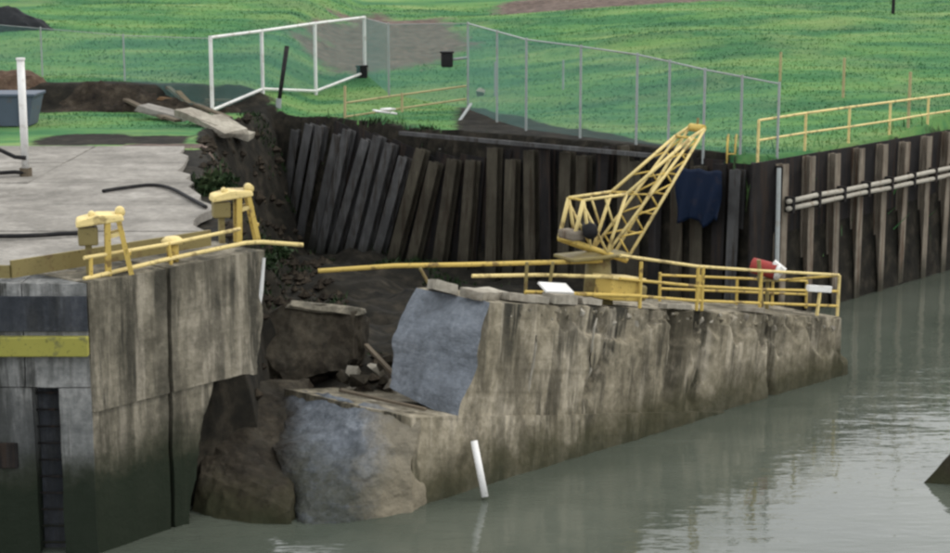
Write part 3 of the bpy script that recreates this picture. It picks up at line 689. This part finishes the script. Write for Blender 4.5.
MB().tube([base-Vector((0, 0, .1)), Vector((base.x, base.y, pc.z-.15))], [.34, .26], 18).build('pedestal', M['ochre'], cr, True)
wq = (gm['Ma'][0]+gm['Ma'][1])/2+Vector((.1, 0, .12))
MB().box(wq, (.3, .6, .2), Matrix.Rotation(R_(30), 3, 'Z')).build('winch_housing', M['pile'], cr, bevel=.05); MB().tube([wq+Vector((.4, -.3, .1)), wq+Vector((.4, .3, .1))], .16, 14).build('winch_drum', M['dark'], cr, True)

# ------------------------------------------------------------------ pile walls
def pile_mesh(L, fw, dp_):
    m = MB(); m.box((0, -.02, -L/2), (fw, .04, L)); m.box((0, dp_/2, -L/2), (.05, dp_-.04, L)); m.box((0, dp_, -L/2), (fw, .04, L)); return m.mesh('pile')
rw = thing('pile_wall', 'dark pile wall with evenly spaced piles under the yellow railing on the right', 'wall', K)
pmr = pile_mesh(7.2, .30, .2); pmr.materials.append(M['pile']); angr = math.atan2(RW.y, RW.x)
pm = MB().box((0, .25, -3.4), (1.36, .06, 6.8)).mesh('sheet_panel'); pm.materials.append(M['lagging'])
for i in range(26):
    o = link('pile', pmr, None, rw); o.location = RW*(.55+1.42*i)+Vector((0, 0, random.uniform(-.22, -.06))); o.rotation_euler = (R_(random.uniform(-.8, .8)), R_(random.uniform(-1, 1)), angr)
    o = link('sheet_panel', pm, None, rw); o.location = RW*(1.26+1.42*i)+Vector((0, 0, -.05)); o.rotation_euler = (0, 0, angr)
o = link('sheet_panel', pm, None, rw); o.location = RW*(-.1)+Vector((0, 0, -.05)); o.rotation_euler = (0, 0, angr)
for z, lab in ((-1.17, 'upper of two pale pipes strapped across the right pile wall'), (-1.38, 'lower of two pale pipes strapped across the right pile wall')):
    m = MB(); q0 = K+RW*.35-rn*.24+Vector((0, 0, z)); pts = [q0+RW*(k*1.42)+Vector((0, 0, random.uniform(-.02, .02))) for k in range(26)]; m.tube(pts, .07, 10)
    tag(m.build('service_pipe', M['service'], None, True), lab, 'pipe', 'service pipes on the pile wall')
brm = MB().box((0, 0, 0), (.12, .26, .44)).mesh('pipe_bracket'); brm.materials.append(M['lagging'])
for i in range(14):
    o = link('pipe_bracket', brm, None, rw); o.location = RW*(.55+1.42*i)-rn*.2+Vector((0, 0, -1.28)); o.rotation_euler = (0, 0, angr)

B0w = B0; B0 = B0-bd*2.3
bw = thing('pile_wall', 'leaning dark pile wall behind the crane and sunken wall', 'wall', (B0+K)/2)
Lb = (K-B0).length; pmb = pile_mesh(7.0, .36, .24); pmb.materials.append(M['pile_dark']); pmg = pile_mesh(7.0, .40, .24); pmg.materials.append(M['pile_green'])
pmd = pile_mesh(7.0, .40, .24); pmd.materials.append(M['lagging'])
angb = math.atan2(bd.y, bd.x); npile = 28
for i in range(npile):
    u = (i+.3+random.uniform(-.22, .22))/npile; pos = B0+bd*(Lb*u)-((B0+K)/2)
    lean = 16*sstep(.48, .28, u)*sstep(-.1, .1, u)+random.uniform(-2.5, 2.5)
    drop = -.55*math.exp(-((u-.36)/.16)**2)+random.uniform(-.4, .12)-.08
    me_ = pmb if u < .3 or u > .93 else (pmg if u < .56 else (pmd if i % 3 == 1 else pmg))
    o = link('pile', me_, None, bw); o.location = pos+Vector((0, 0, drop))-bn*(.4*math.exp(-((u-.33)/.2)**2)); o.rotation_euler = (R_(-7*math.exp(-((u-.3)/.2)**2)), R_(float(lean)), angb)
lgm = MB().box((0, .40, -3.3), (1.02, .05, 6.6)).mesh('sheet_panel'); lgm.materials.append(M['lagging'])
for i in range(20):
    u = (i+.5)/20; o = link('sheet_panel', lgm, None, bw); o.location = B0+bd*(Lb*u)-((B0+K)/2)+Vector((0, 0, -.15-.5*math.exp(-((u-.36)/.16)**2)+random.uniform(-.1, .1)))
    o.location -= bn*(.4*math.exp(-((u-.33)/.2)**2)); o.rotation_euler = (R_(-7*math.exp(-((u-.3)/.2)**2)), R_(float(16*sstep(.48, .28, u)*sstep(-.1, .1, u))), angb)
# waler beam
wb = MB(); wb.beam(B0+bd*5.2-bn*.25+Vector((0, 0, -.15)), K-bd*3-bn*.25+Vector((0, 0, -.15)), .12, .12); wb.build('waler', M['pile_dark'], bw)
# blue tarpaulin hanging on the piles
tp = MB(); tc = K-bd*2.2-bn*.30
nxx, nzz = 12, 16; vs_ = []
for i in range(nxx+1):
    for j in range(nzz+1):
        u, v = i/nxx-.5, j/nzz; w = 1.5*(1-.05*v)+.05*math.sin(v*5)
        vs_.append(tc+bd*(u*w)+Vector((0, 0, -.4-1.5*v+.03*math.sin(i*1.3)-.12*v*math.sin(i*.9+1)))-bn*(.08+.09*math.sin(i*1.7+j*.4)*v))
tp.add(vs_, [(i*(nzz+1)+j, i*(nzz+1)+j+1, (i+1)*(nzz+1)+j+1, (i+1)*(nzz+1)+j) for i in range(nxx) for j in range(nzz)])
to = tp.build('tarpaulin', M['tarp'], None, True); sm = to.modifiers.new('cloth_thickness', 'SOLIDIFY'); sm.thickness = .012
tag(to, 'dark blue tarpaulin hanging on the pile wall right of the crane tip', 'tarpaulin')
# pole at the corner
q = atd(779, 168, 48.0); q2 = atd(777, 262, 47.7); tag(MB().tube([q, q2], .06).build('guide_pole', M['galv']), 'thin pale vertical pole below the corner of the pile walls', 'pole')
q = atd(757, 165, 48.6); q2 = atd(755, 250, 48.4); tag(MB().tube([q, q2], .075).build('guide_pole', M['pile']), 'dull grey pole just left of the corner pole', 'pole')
# yellow ladder hoops
lh = thing('ladder_head', 'small yellow ladder hoops at the grass edge right of the crane tip', 'ladder', atz(732, 160, 4.5))
for px in (727, 735):
    a = atz(px, 161, 4.4); MB().tube([a-Vector((0, 0, .5)), a+Vector((0, 0, .45)), a+Vector((.05, .2, .72)), a+Vector((.08, .55, .62)), a+Vector((.1, .6, .1))], .032).build('hoop', M['yellow'], lh, True)
for z in (-.4, -.1, .2): a, b = atz(727, 161, 4.4), atz(735, 161, 4.4); MB().tube([a+Vector((0, 0, z)), b+Vector((0, 0, z))], .02).build('rung', M['yellow'], lh)

# ------------------------------------------------------------------ corner railing on the right
cl = rail_thing('two bar pale yellow railing on the grass above the right pile wall', K+rn*.5)
def rp(s, h): q = K+RW*s+rn*.55; return Vector((q.x, q.y, 4.58+h))
MB().tube([rp(s, 1.08+random.uniform(-.02, .02)) for s in np.arange(0, 30, 2.5)], .035).build('top_rail', M['paleyellow'], cl)
MB().tube([rp(s, .52+random.uniform(-.02, .02)) for s in np.arange(0, 30, 2.5)], .032).build('mid_rail', M['paleyellow'], cl)
for s in np.arange(0, 28, 2.5): MB().tube([rp(s, -.1), rp(s, 1.08)], .04).build('post', M['paleyellow'], cl)

# ------------------------------------------------------------------ chain link fences
def fence(name, label, posts, mat='galv', top=True, mesh=True, r=.038, step=.085, bottom=False, barb=False, toprail=.025, step_w=.0046):
    t = thing(name, label, 'gate' if 'gate' in name else 'fence', posts[0][0])
    for b_, z in posts: MB().tube([b_-Vector((0, 0, .35)), Vector((b_.x, b_.y, z))], r, 8).build('post', M[mat], t)
    for (a, za), (b, zb) in zip(posts, posts[1:]):
        A1, B1 = Vector((a.x, a.y, za-.05)), Vector((b.x, b.y, zb-.05)); A_, B_ = a+Vector((0, 0, .05)), b+Vector((0, 0, .05))
        if top: MB().tube([A1, B1], toprail, 6).build('top_rail', M[mat], t)
        if bottom: MB().tube([A_+Vector((0, 0, .1)), B_+Vector((0, 0, .1))], toprail, 6).build('bottom_rail', M[mat], t)
        if mesh:
            W_ = (B_-A_).length; Hh = ((A1-A_).length+(B1-B_).length)/2; nw = max(3, int(W_/step)); nh = max(3, int(Hh/step))
            m = MB()
            def pt(u, v): return A_.lerp(B_, u).lerp(A1.lerp(B1, u), v)
            for sgn in (1, -1):
                for k in range(-nh, nw):
                    # diagonal from column k at the bottom to k+nh at the top
                    j0, j1 = max(0, -k), min(nh, nw-k)
                    if j1 <= j0: continue
                    u0, u1 = (k+j0)/nw, (k+j1)/nw
                    if sgn < 0: u0, u1 = 1-u0, 1-u1
                    p0_, p1_ = pt(u0, j0/nh), pt(u1, j1/nh)
                    m.beam(p0_, p1_, step_w, step_w)
            stuff(m.build('wire_mesh', M['wire'], t))
    return t
def fp(px, py, d, ztop=None, pytop=None):
    q = atd(px, py, d); z0 = gz(q.x, q.y); b_ = Vector((q.x, q.y, z0)); return (b_, atd(px, pytop, d).z if pytop is not None else ztop)
fence('chain_link_fence', 'long green chain link fence above the leaning pile wall', [fp(777, 160, 49.4, pytop=82), fp(740, 160, 49.8, pytop=75), fp(703, 160, 50.4, pytop=68), fp(668, 155, 51.3, pytop=60), fp(636, 150, 52.2, pytop=53), fp(580, 148, 54.0, pytop=45), fp(526, 145, 56.2, pytop=38), fp(497, 120, 58.8, pytop=30), fp(468, 100, 62, pytop=22)])
fence('chain_link_fence', 'short chain link fence between the white gate and the long fence', [fp(468, 100, 62.02, pytop=22), fp(389, 100, 66.5, pytop=23), fp(366, 85, 70.2, pytop=17)], toprail=.012)
fence('fence_gate', 'white framed chain link gate beside the leaning dark post', [fp(212, 98, 59.5, pytop=36), fp(263, 100, 62.5, pytop=29.5), fp(316, 97, 66.5, pytop=22), fp(365, 85, 70, pytop=16)], mat='white', r=.065, bottom=True, toprail=.055)
fence('chain_link_fence', 'faint chain link fence on the slope left of the white gate', [fp(211, 98, 59.8, pytop=37), fp(125, 85, 63, pytop=34), fp(43, 85, 64.5, pytop=27), fp(-40, 85, 66, pytop=20)], toprail=.012, r=.03)
# inner posts carrying the upper part of the long fence
for px, yt, yb, d, lab in ((563, 60, 104, 66, 'faint post far behind the long fence'), (495, 62, 100, 66, 'faint post on the slope right of the fence corner')):
    q = ground(px, yb, 44); q = atd(px, yb, d); q.z = gz(q.x, q.y); tag(MB().tube([q-Vector((0, 0, .2)), Vector((q.x, q.y, atd(px, yt, d).z))], .04).build('fence_post', M['galv']), lab, 'post')
# diagonal strut at the fence corner
tag(MB().tube([atd(471, 104, 61), atd(440, 150, 56.5)], .05).build('strut', M['galv']), 'pale diagonal strut from the fence corner down to the piles', 'strut')
# dark lock boxes on the fence
for px, py, d, lab in ((362, 73, 69.8, 'dark box on the far post of the white gate'), (447, 60, 62.3, 'dark box beside the tall fence corner post')):
    q = atd(px, py, d); t = thing('lock_box', lab, 'box', q-Vector((0, 0, .3)), 'dark boxes on the fence')
    MB().box(q, (.42, .3, .5)).build('body', M['dark'], t, bevel=.06); MB().box(q+Vector((0, 0, .27)), (.5, .36, .06)).build('lid', M['dark'], t, bevel=.02); MB().tube([q, q+Vector((.72 if px > 400 else .15, 0, .08))], .05).build('arm', M['galv'], t)
# low pale rails along the leaning piles
lw2 = rail_thing('low faded railing along the top left of the leaning piles', atd(345, 112, 59.6))
for y0, y1 in ((103, 86), (117, 99)): MB().tube([atd(345, y0, 59.4), atd(400, (y0+y1)/2+.5, 60.5), atd(466, y1, 61.7)], .035).build('rail', M['stake'], lw2)
for px, y0, y1, d in ((345, 86, 118, 59.4), (402, 93, 112, 60.5)): MB().tube([atd(px, y0, d), atd(px, y1, d)], .045).build('post', M['stake'], lw2)
# white sheet scrap
q = atd(385, 112, 58.6); t = MB(); t.box(q, (.75, .5, .05), Matrix.Rotation(.3, 3, 'Z') @ Matrix.Rotation(.15, 3, 'Y')); t.box(q+Vector((.1, .05, .09)), (.4, .35, .06), Matrix.Rotation(.7, 3, 'Z')); tag(t.build('white_scrap', M['white'], bevel=.02), 'white flat scrap on the bank below the low faded railing', 'scrap')
q = atd(481, 91, 61.8); tag(hull([q+Vector((random.gauss(0, .12), random.gauss(0, .12), random.gauss(0, .12))) for _ in range(10)], .03, 3, 2, 'white_rock', None, M['rubble'], 2), 'pale stone at the foot of the tall fence corner post', 'stone')
# leaning dark post
a = atd(287, 46, 61.9); b = atd(279, 102, 61.6); c_ = atd(276, 122, 61.5)
t = thing('leaning_post', 'dark leaning post with pale fitting before the white gate', 'post', c_)
MB().tube([a, b], [.085, .07], 10).build('dark_upper', M['dark'], t, True); MB().tube([b+Vector((0, 0, .12)), b-Vector((0.03, 0, .3))], .1, 10).build('fitting', M['galv'], t); MB().tube([b, c_-Vector((0, 0, .3))], .05, 8).build('lower_post', M['wood'], t)

# ------------------------------------------------------------------ left edge: white post, cables, container, mounds
q = atz(26, 176, AZ+.06); t = thing('white_post', 'white steel post at the left edge of the apron', 'post', q)
zt = atd(26, 60, q.y).z
MB().tube([q, Vector((q.x, q.y, zt))], .095, 12).build('shaft', M['white'], t, True); MB().tube([Vector((q.x, q.y, zt)), Vector((q.x, q.y, zt+.05))], .115, 12).build('cap', M['white'], t)
MB().tube([q+Vector((0, 0, -.06)), q+Vector((0, 0, .2))], .15, 10).build('foot', M['wood'], t); 
for i, (y0, y1) in enumerate(((150, 158), (173, 173))):
    m = MB(); m.tube([atd(-60, y0-6, q.y-.5), atd(0, y0, q.y-.2), atd(15, y1-1, q.y-.1), atd(26, y1, q.y-.1)], .05, 8); tag(m.build('barrier_rail', M['dark'], None, True), ['upper dark barrier rail tied to the white post', 'lower dark barrier rail tied to the white post'][i], 'rail')
q = atz(12, 125, AZ); t = thing('skip_container', 'blue grey metal container behind the white post', 'container', q)
m = MB(); m.add([q+Vector(v) for v in [(-1.6, -.5, 0), (.65, -.5, 0), (.65, .7, 0), (-1.6, .7, 0), (-1.75, -.6, .95), (.85, -.6, .95), (.85, .85, .95), (-1.75, .85, .95)]], [(0, 1, 5, 4), (1, 2, 6, 5), (2, 3, 7, 6), (3, 0, 4, 7), (4, 5, 6, 7), (0, 3, 2, 1)]); m.build('tub', M['blue'], t, bevel=.03)
MB().box(q+Vector((-.45, .12, .98)), (2.7, 1.55, .09)).build('rim', M['blue'], t, bevel=.02)
for x in (-1.2, -.4, .4): MB().beam(q+Vector((x, -.52, .05)), q+Vector((x*1.02, -.63, .93)), .08, .05).build('rib', M['blue'], t)
q = ground(14, 82); tag(hull([q+Vector((math.cos(a_)*r*1.0, math.sin(a_)*r*.6, h)) for a_ in np.arange(0, 6.28, .6) for r, h in ((1.5, -.3), (1.1, .25), (.5, .42))], .2, 1.2, 3, 'soil_mound', None, M['brownsoil'], 4), 'brown soil mound behind the white post', 'mound')
q = ground(8, 30, 60); tag(hull([q+Vector((math.cos(a_)*r*1.1-.6, math.sin(a_)*r*.6, h)) for a_ in np.arange(0, 6.28, .5) for r, h in ((2.4, -.2), (1.9, .35), (.8, 1.0))], .22, 1.0, 3, 'dark_heap', None, M['heap'], 9), 'dark heap on the slope in the upper left corner', 'mound')
# dark overhanging turf edge and broken paving pieces
tb_ = MB(); q0, q1 = ground(48, 98), ground(243, 112); nu, nv = 90, 16; vs_ = []
for i in range(nu+1):
    u = i/nu; b_ = q0.lerp(q1, u)
    for j in range(nv+1):
        v = j/nv*2-1; x_, y_ = b_.x+.25*math.sin(u*9), b_.y+v*.8+.35*float(fbm(u*9, 0.5))
        pr = max(0, 1-abs(v+.15)**2.2)*min(1, u*6, (1-u)*9)
        vs_.append((x_, y_-.25*pr, -.12+pr*(.34+.28*float(fbm(u*14, v*2+3))+.12*float(fbm(u*40, v*6)))))
zz_ = height(np.array([v[0] for v in vs_]), np.array([v[1] for v in vs_])); vs_ = [(a_, b_, c_+float(z_)) for (a_, b_, c_), z_ in zip(vs_, zz_)]
tb_.add(vs_, [(i*(nv+1)+j, i*(nv+1)+j+1, (i+1)*(nv+1)+j+1, (i+1)*(nv+1)+j) for i in range(nu) for j in range(nv)])
tag(tb_.build('turf_bank', M['soil'], None, True), 'long low bank of dark torn turf behind the apron', 'bank')
labs = ['pale broken paving slab tilted at the scarp foot', 'long pale paving slab sliding down the scarp', 'grey paving slab nearest to the leaning dark post', 'brown plank caught in the scarp', 'grey slab half buried left of the pale slabs']
for i, (px, py, L, w, h, rz, ry, mt) in enumerate([(203, 122, 1.7, 1.1, .2, -25, 16, 'rubble'), (222, 130, 1.5, 1.2, .2, -38, 18, 'rubble'), (238, 137, 1.0, .8, .22, -10, 12, 'rubble'), (182, 105, 1.8, .3, .1, -15, 8, 'plank'), (165, 116, 1.8, 1.0, .2, -18, 12, 'slab')]):
    q = ground(px, py+4); q.z += .22; Mx = Matrix.Rotation(R_(rz), 3, 'Z') @ Matrix.Rotation(R_(ry), 3, 'Y')
    P_ = [q+Mx @ Vector((x*L/2*random.uniform(.85, 1), y*w/2*random.uniform(.8, 1), z*h/2)) for x in (-1, 1) for y in (-1, 1) for z in (-1, 1)]
    tag(hull(P_, .04, 3, 2, 'broken_slab' if mt != 'plank' else 'plank', None, M[mt], i), labs[i], 'slab' if mt != 'plank' else 'plank')
dl = ['short brown board sticking out of the turf bank', 'brown splintered board on the turf bank', 'dark board lying across the scarp', 'brown board below the turf bank near the slabs', 'thin grey stick on the scarp above the slabs', 'rusty board end beside the grey half buried slab']
for i, (x0, y0, x1, y1, mt) in enumerate(((168, 96, 190, 109, 'wood'), (178, 101, 193, 111, 'plank'), (126, 108, 165, 122, 'wood'), (196, 112, 230, 122, 'wood'), (205, 108, 232, 104, 'wood'), (140, 116, 178, 125, 'wood'))):
    a_, b_ = ground(x0, y0), ground(x1, y1); a_.z += .25; b_.z += .12
    tag(MB().beam(a_, b_, .2, .08).build('scrap_board', M[mt]), dl[i], 'board', 'scrap boards on the scarp')
def bush(label, c, rad, h, n):
    t = thing('bush', label, 'bush', c); v = rng.normal(0, 1, (n, 3)); v /= np.linalg.norm(v, axis=1)[:, None]; v *= rng.random((n, 1))**.4
    p = np.array(c[:])+v*np.array([rad, rad*.8, h*.5])*(1+.4*fbm(v[:, 0]*2+c[0], v[:, 1]*2, v[:, 2]*2))[:, None]+np.array([0, 0, h*.5])
    m = MB()
    for q_ in p:
        a_, b_ = rng.normal(0, .07, 3), rng.normal(0, .07, 3); m.add([q_, q_+a_, q_+a_+b_, q_+b_*.8], [(0, 1, 2, 3)])
    m.build('foliage', M['leaf'], t)
    for k in range(4): MB().tube([Vector(c)-Vector((0, 0, .15)), Vector(c)+Vector((random.uniform(-.5, .5)*rad, random.uniform(-.4, .4)*rad, h*.8))], [.025, .01], 5).build('stem', M['wood'], t)
for px, py, d, rad, h, lab in ((217, 196, 41.5, .45, .55, 'dark low bush just left of the far yellow frame'), (252, 190, 43, .55, .4, 'dark bush behind the far yellow frame'), (262, 150, 51.5, .9, .5, 'dark bush at the top of the slumped bank')):
    q = atd(px, py, d); q.z = gz(q.x, q.y)-.05; bush(lab, q, rad, h, 700)
# black hoses on the apron
def hose(label, pix, r=.05):
    pts = [atz(x, y, AZ+.06+r+.015) for x, y in pix]; sm_ = []
    for i in range(len(pts)-1):
        p0_, p1_, p2_, p3_ = pts[max(i-1, 0)], pts[i], pts[i+1], pts[min(i+2, len(pts)-1)]
        for k in range(6):
            t_ = k/6; sm_.append(.5*((2*p1_)+(p2_-p0_)*t_+(2*p0_-5*p1_+4*p2_-p3_)*t_*t_+(3*p1_-p0_-3*p2_+p3_)*t_**3))
    sm_.append(pts[-1]); tag(MB().tube(sm_, r, 8).build('black_hose', M['dark'], None, True), label, 'hose', 'black hoses on the apron')
hose('black hose curving over the apron towards the far yellow frame', [(103, 191), (122, 188), (150, 185), (170, 188), (188, 197), (206, 207)], .042)
hose('straight black hose ending at the near yellow frame', [(-30, 236), (20, 236), (60, 234), (82, 232), (90, 222), (97, 217)], .045)
#hose('thin black cable crossing the apron joints', [(128, 180), (135, 196), (146, 212), (150, 228)], .022)

# far stakes on the grass
for px, yt, yb, mt, lab in ((780, 52, 82, 'stake', 'pale stake just above the corner of the yellow railing'), (843, 58, 98, 'stake', 'pale stake halfway along the grass above the railing'), (908, 72, 128, 'stake', 'pale stake among the right posts of the railing'), (893, -6, 14, 'dark', 'dark short post on the slope at the top right')):
    q = ground(px, yb, 50); zt = atd(px, yt, q.y).z; tag(MB().tube([q-Vector((0, 0, .2)), Vector((q.x, q.y, zt))], .05 if mt == 'stake' else .08, 8).build('stake', M[mt]), lab, 'stake')
# dark rubble block poking out of the water at the right edge
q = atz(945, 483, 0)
tag(hull([q+Vector(v) for v in [(-.46, 0, -.05), (-.1, -.3, -.7), (.9, -.4, -.7), (1.2, -.1, 1.3), (.1, .0, .62), (.7, .5, 1.1), (-.1, .5, -.6), (1.1, .7, -.4)]], .06, 1.5, 3, 'dark_block', None, M['dark_concrete'], 6), 'dark pointed block breaking the water at the right edge', 'rubble')

# ------------------------------------------------------------------ loose clods on the slip
cm = MB(); n_ = 1500; cx_ = rng.uniform(-8, 0, n_); cy_ = rng.uniform(33.5, 60, n_); sd_, sl_ = land_sd(cx_, cy_); hz_ = height(cx_, cy_)
for x_, y_, z_, d_, l_ in zip(cx_, cy_, hz_, sd_, sl_):
    if d_ > .2 or d_ < -3.5 or l_ > 8 or z_ < -.5: continue
    rad = rng.uniform(.05, .2)*(1.6 if rng.random() < .1 else 1)
    vv = [Vector((x_, y_, z_+rad*.2))+Vector(v)*rad*rng.uniform(.7, 1.3) for v in ((1, 0, 0), (-1, 0, 0), (0, 1, 0), (0, -1, 0), (.1, 0, .8), (0, 0, -.9))]
    cm.add(vv, [(0, 2, 4), (2, 1, 4), (1, 3, 4), (3, 0, 4), (2, 0, 5), (1, 2, 5), (3, 1, 5), (0, 3, 5)])
o = stuff(cm.build('soil_clods', M['soil'])); o['label'] = 'loose dark clods and stones on the slumped soil'; o['category'] = 'soil'
# ------------------------------------------------------------------ grass and weeds
def blades(name, n, xr, yr, hmin, hmax, wid, mat, test):
    x = rng.uniform(*xr, n); y = rng.uniform(*yr, n); z = height(x, y); sd, _ = land_sd(x, y); r, g = cover(x, y, z, sd)
    keep = test(x, y, sd, r, g) & (rng.random(n) > .15); x, y, z = x[keep], y[keep], z[keep]; n = len(x)
    a = rng.uniform(0, 6.283, n); h = rng.uniform(hmin, hmax, n)*(1+.5*fbm(x*.6, y*.6)); w = wid*rng.uniform(.6, 1.3, n)
    lx, ly = rng.normal(0, .45, n)*h, rng.normal(0, .45, n)*h
    v = np.empty((n, 3, 3)); v[:, 0] = np.stack([x-np.cos(a)*w, y-np.sin(a)*w, z-.02], 1); v[:, 1] = np.stack([x+np.cos(a)*w, y+np.sin(a)*w, z-.02], 1); v[:, 2] = np.stack([x+lx, y+ly, z+h], 1)
    me = bpy.data.meshes.new(name); me.vertices.add(3*n); me.vertices.foreach_set('co', v.reshape(-1)); me.loops.add(3*n); me.loops.foreach_set('vertex_index', np.arange(3*n, dtype=np.int32))
    me.polygons.add(n); me.polygons.foreach_set('loop_start', np.arange(0, 3*n, 3, dtype=np.int32)); me.update(calc_edges=True); me.validate()
    return stuff(link(name, me, mat))
o = blades('grass', 110000, (-20, 30), (45, 92), .025, .07, .035, M['blade'], lambda x, y, sd, r, g: (sd > .15) & (r < .4) & (g < .45) & ~((x < -8) & (y < 55)))
o['label'] = 'short green grass over the slope and bank'; o['category'] = 'grass'
o = blades('weeds', 22000, (-8, 1), (38, 60), .06, .2, .04, M['leaf'], lambda x, y, sd, r, g: (sd < .6) & (sd > -3.5) & (fbm(x*.7, y*.7) > .0))
o['label'] = 'dark straggling weeds on the slumped soil'; o['category'] = 'weeds'
o = blades('edge_grass', 9000, (-6, 30), (46, 80), .2, .5, .03, M['blade'], lambda x, y, sd, r, g: (sd < .6) & (sd > -.3) & ((x > 7) | (x < -1)))
o['label'] = 'long grass hanging over the top of the pile walls'; o['category'] = 'grass'
